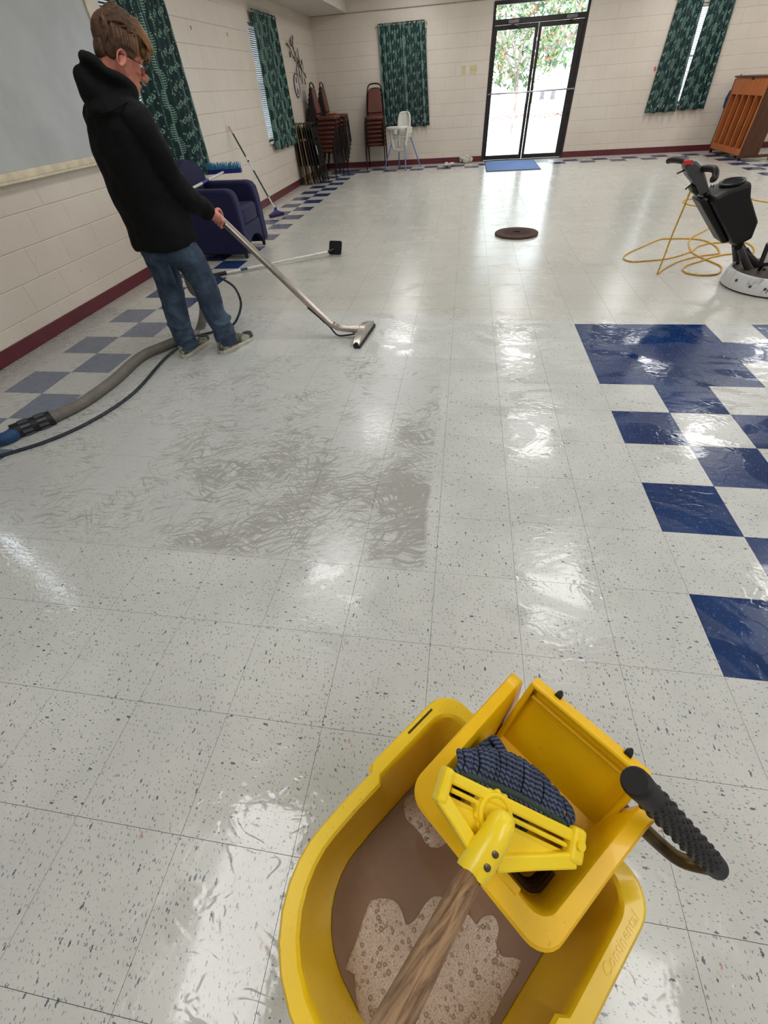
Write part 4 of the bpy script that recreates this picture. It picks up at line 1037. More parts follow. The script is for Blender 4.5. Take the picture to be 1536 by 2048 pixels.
# sleeve folds near the elbow and cuffs
hd.tube([wrR+(elR-wrR).normalized()*.012+v_*.045 for v_ in [frame_from(elR-wrR)[0]*math.cos(t)+frame_from(elR-wrR)[1]*math.sin(t) for t in [2*PI*k/14 for k in range(14)]]], .010, 6, True)
for q, s_ in ((.25, .012), (.45, .010), (.7, .012)):
    c = elR*(1-q)+wrR*q; a, b2 = frame_from(wrR-elR); hd.tube([c+(a*math.cos(t)+b2*math.sin(t))*(.058-.014*q)+V((0, 0, .006*math.sin(t*2))) for t in [2*PI*k/14 for k in range(14)]], s_, 6, True)
# hood: thick roll round the neck, open over the chin, sack on the back
hn = hp(-.055, 0, -.115); ha = hf0; hs = HY
roll = []
for k in range(22):
    t = 2*PI*k/22; fwd = math.cos(t)
    roll.append(hn+ha*(.022+.088*fwd)+hs*(.083*math.sin(t))+V((0, 0, .045-.098*(fwd+1)*.5+.02*(1 if fwd < -.5 else 0))))
hd.tube(roll, [.022+.010*(1-math.cos(2*PI*k/22))*.5 for k in range(22)], 10, True)
hd.ell(pv(178, 190, .0)+ha*.035, (ha*.075, hs*.12, V((0, 0, .115))+ha*-.02), 16, 12)
hd.ell(pv(190, 150, 0)+ha*-.004, (ha*.040, hs*.085, V((0, 0, .055))), 14, 10)
hd.loft([[p-V((0, 0, .0)) for p in roll], [p+V((0, 0, -.035)) for p in roll], ellr(V((pv(232, 215).x, pv(232, 215).y, 1.325)), ha, hs, .155, .165, 22, 2.2)])
hd.ell(hn+ha*.03+V((0, 0, -.065)), (ha*.105, hs*.10, V((0, 0, .05))), 16, 10)
hood_o = hd.obj('hoodie', HOOD, person); remesh(hood_o, .0075, 5, .5); folds(hood_o, .11, .022)
b = B(); b.tube(cr([pv(200, 226, -.19), pv(222, 222, -.20), pv(250, 206, -.17), pv(272, 200, -.12)], 5), .0045, 6); b.obj('hood_seam', HOOD, hood_o)
# ---- jeans
jn = B(); rings = []
for c, w_, d_, dz in ((pelvis, .165, .135, .0), (pelvis, .172, .150, -.06), (pelvis, .176, .152, -.12), (pelvis, .165, .140, -.17), (pelvis, .12, .11, -.21)):
    rings.append(ellr(c+V((0, 0, dz)), RB_, FB_, w_, d_, 24, 2.4))
jn.loft(rings)
for hp_, kn, an, s_ in ((hipR, knR, anR, 1), (hipL, knL, anL, -1)):
    lo = an-V((0, 0, .045)); limb(jn, [hp_+V((0, 0, -.06)), hp_*.5+kn*.5, kn, kn*.5+an*.5-FB_*.012, an+V((0, 0, .05)), lo+FB_*.006], [.108, .102, .086, .079, .073, .074], 6, 18)
    for dz, rr in ((.0, .072), (.04, .074), (.085, .073), (.14, .074)):
        jn.tube([an+V((0, 0, -.02+dz))+RB_*rr*math.cos(t)+FB_*rr*math.sin(t)+V((0, 0, .012*math.sin(t*2+dz*40))) for t in [2*PI*k/16 for k in range(16)]], .0085, 6, True)
jo = jn.obj('jeans', DENIM, person); remesh(jo, .0075, 5, .5); folds(jo, .06, .014)
b = B(); pkc = pelvis-FB_*.152+RB_*.07+V((0, 0, -.215))-FB_*-.025; b.rbox((-.06, -.004, -.07), (.06, .006, .055), .012, basis(pkc, RB_, FB_, (0, 0, 1)), ax=1); b.obj('back_pocket', DENIM, jo)
# ---- shoes
UP = None
def shoe_mat():
    n = NT('shoe_canvas'); p = n.gen('Object'); f = n.noise(p, 16., 4., .7, .5)
    return n.fin(n.mix(n.ss(f, .44, .56), lin((62, 62, 54)), lin((150, 158, 140))), .7)
UP = shoe_mat(); SOLE = simple('shoe_sole_white', (196, 190, 178), .5, var=.12, scale=30); SOLK = simple('shoe_toe_dark', (50, 48, 44), .7)
def shoe(heel, toe):
    d = (toe-heel); L = d.length; d.normalize(); s_ = V((d.y, -d.x, 0)); M = basis(heel, d, s_, (0, 0, 1))
    out = [(0, 0), (.01, .028), (.06, .036), (.14, .036), (.2, .045), (.26, .046), (.30, .034), (.318, .012), (.318, -.012), (.30, -.034), (.26, -.044), (.2, -.042), (.14, -.034), (.06, -.035), (.01, -.028)]
    out = [(x*L/.32, y) for x, y in out]
    b = B(); b.loft([[M @ V((x, y*k, z)) for x, y in out] for k, z in ((.96, 0), (1.03, .004), (1.03, .024), (.98, .028))])
    so = b.obj('sole', SOLE, person)
    b = B(); rings = []
    for z, k, cut in ((.024, .97, 0), (.045, .95, .0), (.065, .86, .05), (.085, .72, .12), (.10, .60, .17)):
        rings.append([M @ V((min(.02+(x-.02)*(1 if x < .1 else 1), L-cut-(.01 if x > L-.05 else 0)) if x > .1 else x+.004, y*k, z-(.012*(x/L) if z > .05 else 0))) for x, y in out])
    b.loft(rings); sh = b.obj('shoe_upper', UP, person, True, False, .004)
    b = B(); tl = [(x, y) for x, y in out if x > .24*L/.32]; 
    b.loft([[M @ V((L-.055+(x-(L-.055))*k, y*k*1.01, z)) for x, y in tl] for k, z in ((1.0, .026), (.98, .046), (.82, .058))]); b.obj('toe_cap', SOLK, sh)
shoe(V((-2.625, -.60, 0)), V((-2.485, -.295, 0))); shoe(V((-2.885, -.68, 0)), V((-2.835, -.355, 0)))

# ------------------------------------------------------------------ suction wand
STEEL = simple('wand_steel', (176, 168, 160), .28, .95, var=.12, scale=10); BLK = simple('rubber_black', (18, 18, 20), .55)
wn = thing('suction_wand', 'long bent metal suction wand held by the person, head on the wet floor', 'floor wand', (-1.6, -.27, 0))
e1 = V((-1.76, -.283, .075)); e2 = V((-1.63, -.275, .062))
b = B(); b.tube(cr([tubeA, tubeA*.5+tubeB*.5, tubeB, tubeB*.45+e1*.55+V((0, 0, -.008)), e1, e2], 6), [.0235]*31, 14); b.obj('tube', STEEL, wn, True, True)
b = B(); M = basis((-1.585, -.262, 0), V((.12, .993, 0)).normalized(), V((-.993, .12, 0)).normalized(), (0, 0, 1))
b.loft([[M @ V((x*w_, y*d_, z)) for x, y in ((-1, -1), (1, -1), (1, 1), (-1, 1))] for w_, d_, z in ((.205, .024, .006), (.205, .026, .03), (.18, .026, .05), (.05, .026, .088), (.035, .022, .092))]); b.obj('head', STEEL, wn, True, True, .005)
b = B(); b.box((-.208, -.03, 0), (.208, -.022, .02), M); b.obj('lip', BLK, wn, False, True)
b = B(); b.cyl(M @ V((-.212, .0, .02)), M @ V((-.18, .0, .02)), .022, n=12); b.obj('end_cap', BLK, wn, True, True)
b = B(); b.tube(cr([tubeA*.12+tubeB*.88+V((0, -.02, -.03)), tubeB+V((.03, -.02, -.045)), e1+V((-.03, -.01, -.05)), e1+V((.06, -.02, -.045)), e2+V((-.02, -.035, -.02))], 5), .006, 6); b.obj('spray_line', BLK, wn, True, True)
b = B(); b.tube(cr([tubeA+td*.25+V((0, 0, -.03)), tubeA*.35+tubeB*.65+V((0, 0, -.032)), tubeB+V((0, 0, -.036))], 5), .005, 6); b.obj('valve_line', BLK, wn, True, True)
b = B(); b.cyl(e1*.3+e2*.7, e2+V((.012, 0, 0)), .029, n=14); b.obj('collar', STEEL, wn, True, True)
# ------------------------------------------------------------------ hoses
def corr_mat(name, rgb):
    n = NT(name); uv = n.gen('UV'); u, v, _ = n.sep(uv); c = lin(rgb)
    w_ = n.math('SINE', n.math('MULTIPLY', v, 2*PI/.0085)); n.bump(w_, .6, .003)
    f = n.noise(n.gen('Object'), 12., 3.); return n.fin(n.mix(n.ss(f, .3, .7), tuple(q*.85 for q in c), c), .5)
def hose(name, pts, r, mat_, parent, n=14, k=8):
    P = cr(pts, k); b = B(); b.tube(P, r, n, cap=True); o = b.obj(name, mat_, parent, True, True)
    me = o.data; uvl = me.uv_layers.new(name='UVMap'); acc = [0]
    for i in range(1, len(P)): acc.append(acc[-1]+(P[i]-P[i-1]).length)
    for lp in me.loops: uvl.data[lp.index].uv = ((lp.vertex_index % n)/n, acc[min(lp.vertex_index//n, len(P)-1)])
    return o
gh = thing('vacuum_hose', 'grey vacuum hose with blue end snaking over floor behind the feet', 'hose', (-3.2, -1.0, 0))
R = .033
def fl(px, py, z=R): return on(px, py, 2, z)
cuffA, cuffB = fl(98, 838), fl(34, 862)
hose('hose', [cuffA, fl(165, 805), fl(228, 760), fl(282, 713), fl(338, 688), V((-2.99, -.33, R)), on(397, 665, 1, -.16), on(407, 628, 1, -.08)+V((0, 0, .0)), on(402, 592, 1, -.05), on(380, 568, 1, -.08), V((-2.93, -.10, .80)), V((-2.86, -.17, 1.02)), tubeA], R, corr_mat('hose_grey', (132, 127, 120)), gh)
d_ = (cuffB-cuffA).normalized()
b = B(); b.cyl(cuffA-d_*.02, cuffB+d_*.02, R+.012, n=18); cuff = b.obj('cuff', BLK, gh, True, True)
a_, b2_ = frame_from(d_)
for k in range(10):
    t = 2*PI*k/10
    for q in (0, 1):
        c = cuffA+(cuffB-cuffA)*(.2+.5*q)+(a_*math.cos(t)+b2_*math.sin(t))*(R+.013); b = B(); b.rbox((-.008, -.004, -.026), (.008, .004, .026), .003, basis(c, d_.cross(a_*math.cos(t)+b2_*math.sin(t)), a_*math.cos(t)+b2_*math.sin(t), d_)); b.obj('grip_rib', simple('cuff_rib', (70, 76, 84), .4), cuff)
hose('hose_end', [cuffB, fl(0, 880)+V((0, 0, .0)), V((-3.78, -1.93, R)), V((-4.02, -2.3, R)), V((-4.0, -2.9, R))], R+.003, corr_mat('hose_blue', (34, 78, 122)), gh)
sh_ = thing('solution_hose', 'thin dark solution hose lying beside the grey hose and looping past the knee', 'hose', (-3.0, -1.2, 0))
r2 = .0095
SOLN = simple('solution_hose_dark', (38, 48, 60), .45, var=.5, scale=60)
hose('hose', [V((-3.9, -2.6, r2)), V((-3.62, -2.12, r2)), fl(0, 912, r2), fl(100, 880, r2), fl(190, 838, r2), fl(268, 785, r2), fl(325, 722, r2), fl(357, 694, r2), V((-2.99, -.40, r2)), fl(395, 672, r2), fl(425, 664, r2), fl(455, 655, r2), on(472, 642, 1, -.08), on(482, 608, 1, -.02), on(470, 576, 1, .0), on(447, 559, 1, .02), on(424, 548, 1, .03), on(396, 540, 1, -.02), on(366, 505, 1, -.10), on(340, 455, 1, -.18), tubeA+V((0, .0, -.06)), tubeA+td*.03+V((0, .0, -.03))], r2, SOLN, sh_, 8, 6)
# ------------------------------------------------------------------ mop bucket, wringer, mop
BO = V((-.69, -3.19, 0)); BX = V((.768, -.64, 0)).normalized(); BY = V((-BX.y, BX.x, 0)); BA = math.atan2(BX.y, BX.x)
MB_ = basis(BO, BX, BY, (0, 0, 1))
def yellow_mat(name, a, c, grime=.5, wear=True):
    n = NT(name); p = n.gen('Object'); f = n.noise(p, 6., 3., .6)
    col = n.mix(n.ss(f, .3, .7), lin(a), lin(c))
    sp_ = n.math('MULTIPLY', n.ss(n.noise(p, 130., 3., .7), .63, .70), n.ss(n.noise(p, 7., 2.), .46, .62))
    col = n.mix(n.math('MULTIPLY', sp_, grime), col, lin((92, 66, 28)))
    n.bump(n.noise(p, 90., 1.), .05, .003)
    n.fin(col, n.math('MULTIPLY_ADD', f, .18, .26)); n.b.inputs['Coat Weight'].default_value = .15
    n.b.inputs['Subsurface Weight'].default_value = .0
    return n.m
YEL = yellow_mat('plastic_yellow', (244, 202, 20), (250, 212, 40)); YEL2 = yellow_mat('plastic_yellow_wringer', (246, 188, 4), (252, 200, 12), .3); YEL3 = yellow_mat('plastic_yellow_clamp', (250, 214, 24), (254, 224, 44), .15)
def outline(z_off=0., wide=True, n=7):
    """half outline of the bucket, x>=0 from wringer end to spout, then mirrored"""
    s = .012 if wide else 0.
    R_ = .055; H = []
    for k in range(n+1):
        t = PI/2*(1-k/n); H.append((.227-R_+R_*math.cos(t), -.008-R_+R_*math.sin(t)))
    H += [(.227, -.12), (.227, -.222), (.227-s, -.234), (.227-s, -.30), (.224-s, -.36)]
    for k in range(1, 9):
        t = PI/2*k/8; H.append(((.224-s)*math.cos(t)**.72 if k < 8 else 0., -.36-.165*math.sin(t)**1.15))
    L = [(-x, y) for x, y in H[::-1]][1:]
    return [(x, y) for x, y in H]+L
def oring(off, z, wide=False, yc=-.262):
    o = []
    for x, y in outline(0, wide):
        o.append(V((x*(1-off/.227), yc+(y-yc)*(1-off/.262), z)))
    return o
bk = thing('mop_bucket', 'yellow plastic mop bucket half full of dirty water in the foreground', 'bucket', BO, BA)
b = B()
b.loft([oring(.075, .085), oring(.070, .10), oring(.028, .385), oring(.026, .40, True), oring(.001, .398, True), oring(-.001, .404, True), oring(.0, .416, True), oring(.004, .421, True), oring(.026, .421, True), oring(.031, .416, True), oring(.034, .40), oring(.058, .25), oring(.080, .12), oring(.11, .115)])
b.obj('body', YEL, bk)
b = B(); b.box((-.2165, -.135, .4212), (-.2125, -.066, .4222)); b.obj('rim_slot', simple('slot_dark', (66, 48, 16), .8), bk, False)
for sx in (-1, 1):
    b = B(); b.box((sx*.219-.009, -.235, .385), (sx*.219+.009, -.222, .404)); b.obj('rim_stop', YEL, bk, False, False, .002)
for x, y in ((-.12, -.08), (.12, -.08), (-.11, -.38), (.11, -.38)):
    b = B(); b.lathe([(.036, -.012), (.038, -.008), (.038, .008), (.036, .012)], 20, basis((x, y, .038), (0, 1, 0), (0, 0, 1), (1, 0, 0))); w_ = b.obj('caster_wheel', simple('caster_black', (24, 24, 26), .5), bk)
    b = B(); b.box((x-.018, y-.02, .04), (x-.014, y+.02, .088)); b.box((x+.014, y-.02, .04), (x+.018, y+.02, .088)); b.cyl((x-.018, y, .038), (x+.018, y, .038), .006, n=8); b.obj('fork', simple('zinc', (150, 150, 152), .35, .8), w_, False)
# raised lettering on the rim, worn and the same yellow
tc = bpy.data.curves.new('lettering', 'FONT'); tc.body = 'Continental'; tc.size = .019; tc.extrude = .0003; tc.shear = .25; tc.align_x = 'CENTER'; tc.align_y = 'CENTER'; tc.space_character = 1.05
to = bpy.data.objects.new('rim_lettering_tmp', tc); me = bpy.data.meshes.new_from_object(to); bpy.data.objects.remove(to)
me.name = 'rim_lettering'; me.materials.clear(); me.materials.append(YEL)
lo = bpy.data.objects.new('rim_lettering', me); COL.objects.link(lo); lo.parent = bk; lo.location = (.2125, -.105, .4215); lo.rotation_euler = (0, 0, PI/2)
# ---- dirty water and foam
def water_mat():
    n = NT('water_murky'); p = n.gen('Object'); f = n.noise(p, 9., 3., .6, .5)
    n.fin(n.mix(n.ss(f, .3, .7), lin((134, 108, 91)), lin((147, 121, 103))), .06); return n.m
b = B(); b.loft([oring(.0795, .122), oring(.0588, .249), oring(.0594, .2505)]); wt_ = b.obj('dirty_water', water_mat()); wt_.location = BO; wt_.rotation_euler = (0, 0, BA)
tag(wt_, 'murky brown water filling the yellow mop bucket', 'water')
def foam_mat():
    n = NT('foam'); p = n.gen('Object'); v1 = n.vor(p, 330.); v2 = n.vor(p, 700.)
    e = n.math('ADD', n.math('MULTIPLY', v1.outputs['Distance'], .9), n.math('MULTIPLY', v2.outputs['Distance'], .5))
    c = n.mix(n.ss(e, .25, .75), lin((150, 126, 108)), lin((186, 166, 150))); n.bump(e, .3, .0015); return n.fin(c, .18)
FO = foam_mat(); BUB = glass_mat('bubble_film', (.86, .80, .74))
def inpoly(x, y, P):
    c = False; j = len(P)-1
    for i in range(len(P)):
        if (P[i][1] > y) != (P[j][1] > y) and x < (P[j][0]-P[i][0])*(y-P[i][1])/(P[j][1]-P[i][1])+P[i][0]: c = not c
        j = i
    return c
def foam(label, pix, seed, nb):
    P = [MB_.inverted() @ on(px, py, 2, .2515) for px, py in pix]
    P = [V((q.x, q.y, 0)) for q in cr([(q.x, q.y, 0) for q in P], 4, True)]; poly = [(q.x, q.y) for q in P]
    lim = [(q.x, q.y) for q in oring(.064, 0)]
    cx = sum(q[0] for q in poly)/len(poly); cy = sum(q[1] for q in poly)/len(poly)
    poly = [q if inpoly(*q, lim) else (cx+(q[0]-cx)*.0+ (q[0]-cx)*.9, cy+(q[1]-cy)*.9) for q in poly]
    rt = thing('soap_foam', label, 'foam', BO, BA)
    b = B(); b.loft([[V((cx+(x-cx)*s_, cy+(y-cy)*s_, z)) for x, y in poly] for s_, z in ((1.0, .2502), (1.0, .2515), (.985, .2532), (.95, .2536))]); stuff(b.obj('froth', FO, rt))
    rnd = random.Random(seed); b = B(); x0, x1 = min(q[0] for q in poly), max(q[0] for q in poly); y0, y1 = min(q[1] for q in poly), max(q[1] for q in poly); k = 0
    while k < nb:
        x, y = rnd.uniform(x0, x1), rnd.uniform(y0, y1)
        if not inpoly(x, y, poly): continue
        k += 1; r = .0007+.0036*rnd.random()**7
        if inpoly(x, y, lim): b.lathe([(r, 0), (r*.95, r*.35), (r*.7, r*.72), (r*.3, r*.95), (r*.05, r)], 8, Matrix.Translation((x, y, .2534)))
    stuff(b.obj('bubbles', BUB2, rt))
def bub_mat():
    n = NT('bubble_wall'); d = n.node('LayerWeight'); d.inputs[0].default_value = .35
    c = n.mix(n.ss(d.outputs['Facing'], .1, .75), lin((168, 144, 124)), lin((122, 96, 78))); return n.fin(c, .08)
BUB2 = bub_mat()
zz3 = lambda x, y: (540+x*.5208, 1700+y*.5208)
foam('pale soap foam floating around the mop handle in the bucket', [zz3(*q) for q in ((290, 460), (330, 350), (370, 230), (400, 187), (470, 190), (500, 230), (520, 285), (560, 262), (600, 200), (640, 175), (700, 200), (760, 240), (795, 285), (822, 255), (860, 252), (880, 300), (872, 370), (900, 410), (960, 420), (950, 470), (900, 560), (850, 660), (780, 760), (420, 780), (330, 720), (295, 600))], 3, 1300)
foam('small strip of soap foam beside the wringer in the bucket', [(540+x*.2995, 1320+y*.2995) for x, y in ((900, 930), (1000, 890), (1100, 1000), (1190, 1180), (1160, 1240), (1090, 1258), (1040, 1222), (1010, 1170), (960, 1110), (905, 1050))], 4, 130)
# ---- wringer
wg = thing('mop_wringer', 'yellow press wringer with black grip hooked on the mop bucket', 'wringer', BO, BA)
WZ = .565
def uring(x0, x1, xr, yn, yf, r, z, n=6):
    """U-shaped path: left far end, left side, near side, right side, right far end"""
    o = [(x0, yf), (x0, yf*.5), (x0, -.08)]
    for k in range(n+1): t = PI+PI/2*k/n; o.append((x0+r+r*math.cos(t), yn+r+r*math.sin(t)))
    for k in range(n+1): t = 1.5*PI+PI/2*k/n; o.append((x1-r+r*math.cos(t), yn+r+r*math.sin(t)))
    o += [(x1+(xr-x1)*.4, -.08), (x1+(xr-x1)*.8, yf*.3-.01), (xr, yf-.028)]
    return [V((x, y, z)) for x, y in o]
def usheet(rows): b = B(); b.sheet(rows); return b
rows = [uring(-.126, .128, .150, -.224, .052, .035, WZ-.020), uring(-.127, .130, .152, -.226, .052, .036, WZ-.004), uring(-.124, .127, .148, -.222, .052, .034, WZ), uring(-.106, .108, .130, -.196, .052, .028, WZ), uring(-.102, .104, .126, -.192, .052, .026, WZ-.006),
        uring(-.094, .098, .115, -.178, .046, .024, WZ-.08), uring(-.082, .088, .10, -.150, .030, .022, WZ-.19), uring(-.075, .082, .09, -.125, .02, .02, WZ-.27)]
wb_ = usheet(rows); wbd = wb_.obj('hopper', YEL2, wg); m = wbd.modifiers.new('wall', 'SOLIDIFY'); m.thickness = .004; m.offset = -1
b = B(); b.box((-.07, -.12, WZ-.275), (.08, .02, WZ-.268)); b.obj('hopper_floor', YEL2, wg, False)
b = B(); b.box((-.10, -.036, .4215), (.11, .004, .45)); b.box((-.10, .0, .38), (.11, .008, .45)); b.obj('rim_hook', YEL2, wg, False, False, .003)
# drain slots curving round the near corners
DS = simple('slot_shadow', (60, 38, 8), .9)
for k in range(4):
    z = WZ-.10-.028*k; f_ = (WZ-z)/.27; x1, yn = .104-.022*f_, -.192+.067*f_
    o = [V((x1-.045, yn+.0025, z)), V((x1-.02, yn+.0025, z)), V((x1-.0095, yn+.008, z)), V((x1-.0035, yn+.02, z)), V((x1-.001, yn+.05, z))]
    b = B(); b.tube(cr(o, 4), .0028, 6, flat=.6); b.obj('drain_slot', DS, wg)
    o = [V((-.0975+.02*f_+.002, yn+.06, z)), V((-.0975+.02*f_+.003, yn+.03, z)), V((-.0975+.02*f_+.012, yn+.006, z))]
    b = B(); b.tube(cr(o, 4), .0028, 6, flat=.6); b.obj('drain_slot', DS, wg)
for x0 in (-.015, .045):
    b = B(); b.box((x0-.018, -.2, WZ-.012), (x0+.018, -.188, WZ+.0015)); b.obj('latch_tab', YEL2, wg, False, False, .002)
# press plate leaning in the open side
pu = V((0, -.53, -.848)).normalized(); pnm = V((0, -.848, .53)); PO = V((.008, .066, WZ+.006)); MPp = basis(PO, (1, 0, 0), tuple(-pu), tuple(pnm))
b = B(); b.box((-.094, -.20, -.008), (.106, -.001, .0), MPp); b.obj('press_plate', YEL2, wg, False, False, .003)
b = B(); b.box((-.098, -.20, -.008), (-.088, .004, .020), MPp); b.box((.100, -.20, -.008), (.110, .004, .020), MPp); b.box((-.098, -.004, -.008), (.110, .006, .020), MPp); b.box((-.088, -.030, -.002), (.10, -.022, .008), MPp); b.obj('plate_flange', YEL2, wg, False, False, .004)
for x in (-.052, .072):
    b = B(); b.loft([[MPp @ V((x+dx*s_, .006+h, dz*s_)) for dx, dz in ((-.006, -.004), (.006, -.004), (.006, .006), (-.006, .006))] for s_, h in ((1, -.004), (.9, .006), (.25, .013))]); b.obj('clip', BLK, wg, False)
g0, g1 = V((.082, -.028, .724)), V((.255, .067, .478)); gd = (g1-g0).normalized(); ga, gb_ = frame_from(gd)
b = B(); GL = (g1-g0).length; prof = [(.0158, 0), (.0182, .003), (.0186, .012), (.0176, .03), (.0172, GL*.5), (.0176, GL-.02), (.0172, GL-.006), (.012, GL)]
b.lathe(prof, 22, basis(g0, ga, gb_, gd)); gp = b.obj('grip', BLK, wg)
b = B()
for i in range(15):
    for j in range(11):
        t = 2*PI*(j+.5*(i % 2))/11; c = g0+gd*(.055+i*.0152)+(ga*math.cos(t)+gb_*math.sin(t))*.0172; nn_ = ga*math.cos(t)+gb_*math.sin(t)
        b.ell(c, (gd*.0034, nn_.cross(gd)*.0034, nn_*.0026), 7, 4)
stuff(b.obj('grip_studs', BLK, gp))
ARM = simple('lever_worn', (74, 58, 26), .4, .5, var=.6, scale=30)
b = B(); b.tube(cr([g1-gd*.03, g1-gd*.004, V((.25, .068, .448)), V((.225, .055, .432)), V((.19, .045, .448)), V((.155, .035, .475)), V((.12, .03, .485))], 5), .0115, 12); b.obj('lever', ARM, wg)
# ---- mop
MB2 = thing('wet_mop', 'wet mop with wooden handle, yellow clamp and blue-grey yarn pressed in the wringer', 'mop', BO, BA)
MBi = MB_.inverted()
def dl(px, py, dep): return MBi @ (CAM+ray(px, py)*dep)
z9 = lambda x, y: (820+x*440/1536, 1540+y*360/1257)
S_ = dl(*z9(425, 735), .492); Ha = dl(785, 2048, .325); hd_ = (Ha-S_).normalized(); Hb = dl(*z9(590, 400), .518)
def wood_old():
    n = NT('mop_wood'); p = n.gen('Object'); q = n.vm('SUBTRACT', p, tuple(S_)); t = n.vm('DOT_PRODUCT', q, tuple(hd_))
    x, y, z = n.sep(p); f = n.noise(n.comb(n.math('MULTIPLY', x, 160.), n.math('MULTIPLY', n.math('ADD', y, z), 40.), n.math('MULTIPLY', t, 14.)), 1., 4., .65, .6)
    c = n.mix(n.ss(f, .32, .66), lin((98, 70, 48)), lin((168, 134, 100))); c = n.mix(n.ss(t, .0, .06), n.mix(.5, c, lin((84, 44, 26))), c); n.bump(f, .35, .003); return n.fin(c, .55)
b = B(); b.tube([S_-hd_*.04, S_+hd_*.03, S_+hd_*.3, S_+hd_*.9, S_+hd_*1.12], [.0125, .0138, .0142, .0142, .0142], 20); b.obj('handle', wood_old(), MB2)
sd = (S_-Hb).normalized(); L_ = (S_-Hb).length
cA, cB = dl(*z9(215, 110), .530), dl(*z9(1150, 560), .545)         # clamp bar ends
cx_ = (cB-cA).normalized(); cyv = (sd-cx_*sd.dot(cx_)).normalized(); cn = cx_.cross(cyv)
if cn.dot(MBi.to_3x3() @ (CAM-BO)-((cA+cB)/2)) < 0: cn = -cn
CL = (cB-cA).length; MC = basis((cA+cB)/2, cx_, cyv, cn); hx = (Hb-(cA+cB)/2).dot(cx_)
# socket tube round the handle, its domed end standing on a serrated disc
Hs = Hb+cn*.010
b = B(); b.tube([Hs-sd*.022, Hs-sd*.018, Hs-sd*.008, Hs+sd*.01, S_-sd*.004, S_], [.006, .0125, .0165, .0180, .0196, .0190], 22); so_ = b.obj('socket', YEL3, MB2)
for q in (.42, .70):
    c = Hs*(1-q)+S_*q; nn_ = (cn-sd*cn.dot(sd)).normalized(); b = B(); b.lathe([(.0044, 0), (.0044, .0016), (.003, .0022)], 14, basis(c+nn_*.0182, sd, nn_.cross(sd), nn_)); b.obj('screw', simple('screw_zinc', (96, 84, 72), .35, .8), so_)
b = B(); nt = 26; rr = [(.0275 if (k//2) % 2 else .0252) for k in range(nt*2)]
b.loft([[MC @ V((hx+rr[k]*s_*math.cos(PI*k/nt), .002+rr[k]*s_*math.sin(PI*k/nt), z)) for k in range(nt*2)] for s_, z in ((1, -.010), (1, .004), (.94, .006))]); hb_ = b.obj('serrated_hub', YEL3, MB2, False)
b = B(); b.tube([MC @ V((hx+.0205*math.cos(t), .002+.0205*math.sin(t), .007)) for t in [2*PI*k/28 for k in range(28)]], .0035, 8, True); b.obj('hub_ring', YEL3, hb_)
# clamp: two parallel bars, end blocks, slanted arms back to the socket
def cb_(nm, lo, hi, bev=.003, par=None): b = B(); b.box(lo, hi, MC); return b.obj(nm, YEL3, par or MB2, False, False, bev)
cb_('rear_bar', (-CL/2, -.021, -.008), (CL/2-.008, -.007, .008)); cb_('front_bar', (-CL/2+.012, -.004, -.008), (CL/2-.014, .002, .006))
cb_('end_block', (-CL/2-.005, -.023, -.010), (-CL/2+.010, .018, .012), .005); eb = cb_('hinge_block', (CL/2-.014, -.026, -.010), (CL/2+.006, .014, .013), .005)
b = B(); b.cyl(MC @ V((CL/2-.004, -.008, .012)), MC @ V((CL/2-.004, -.008, .017)), .006, n=12); b.obj('hinge_pin', YEL3, eb)
cb_('web', (-CL/2+.004, .006, -.008), (CL/2-.004, .018, -.003), .002)
for sx, e in ((-1, -CL/2-.002), (1, CL/2+.002)):
    p0, p1 = V((e-sx*.004, .010, .0)), V((hx+sx*.014, .050 if sx > 0 else .046, .002)); d = (p1-p0).normalized(); a = V((-d.y, d.x, 0))
    b = B(); b.loft([[MC @ (p+a*u*w_+V((0, 0, v))) for u, v in ((-1, -.009), (1, -.009), (1, .010), (-1, .010))] for p, w_ in ((p0, .009), (p0*.5+p1*.5, .0085), (p1, .009))]); b.obj('arm', YEL3, MB2, False, False, .003)
    o = [(e-sx*.010, .012), (hx+sx*.012, .010), (hx+sx*.012, .042)]
    b = B(); b.prism(o, -.004, .001, MC); b.obj('gusset', YEL3, MB2, False)
# yarn
def yarn_mat():
    n = NT('yarn_blue_grey'); uv = n.gen('UV'); u, v, _ = n.sep(uv); tw = n.math('SINE', n.math('ADD', n.math('MULTIPLY', v, 2*PI/.006), n.math('MULTIPLY', u, 2*PI)))
    c = n.mix(n.ss(tw, -.8, .8), lin((36, 44, 66)), lin((98, 112, 146))); c = n.mix(n.ss(n.noise(n.gen('Object'), 40., 2.), .4, .7), n.mix(.35, c, lin((20, 24, 36))), c)
    n.bump(tw, .8, .003); return n.fin(c, .75)
YARN = yarn_mat()
def strand(pts, r): 
    P = cr(pts, 5); n = 7; b = B(); b.tube(P, [r]*(len(P)-1)+[r*.6], n); o = b.obj('yarn_strand', YARN, MB2)
    me = o.data; uvl = me.uv_layers.new(name='UVMap'); acc = [0]
    for i in range(1, len(P)): acc.append(acc[-1]+(P[i]-P[i-1]).length)
    for lp in me.loops: uvl.data[lp.index].uv = ((lp.vertex_index % n)/n, acc[min(lp.vertex_index//n, len(P)-1)])
rn = random.Random(21); dn = V((0, 0, -1))
NS = 24
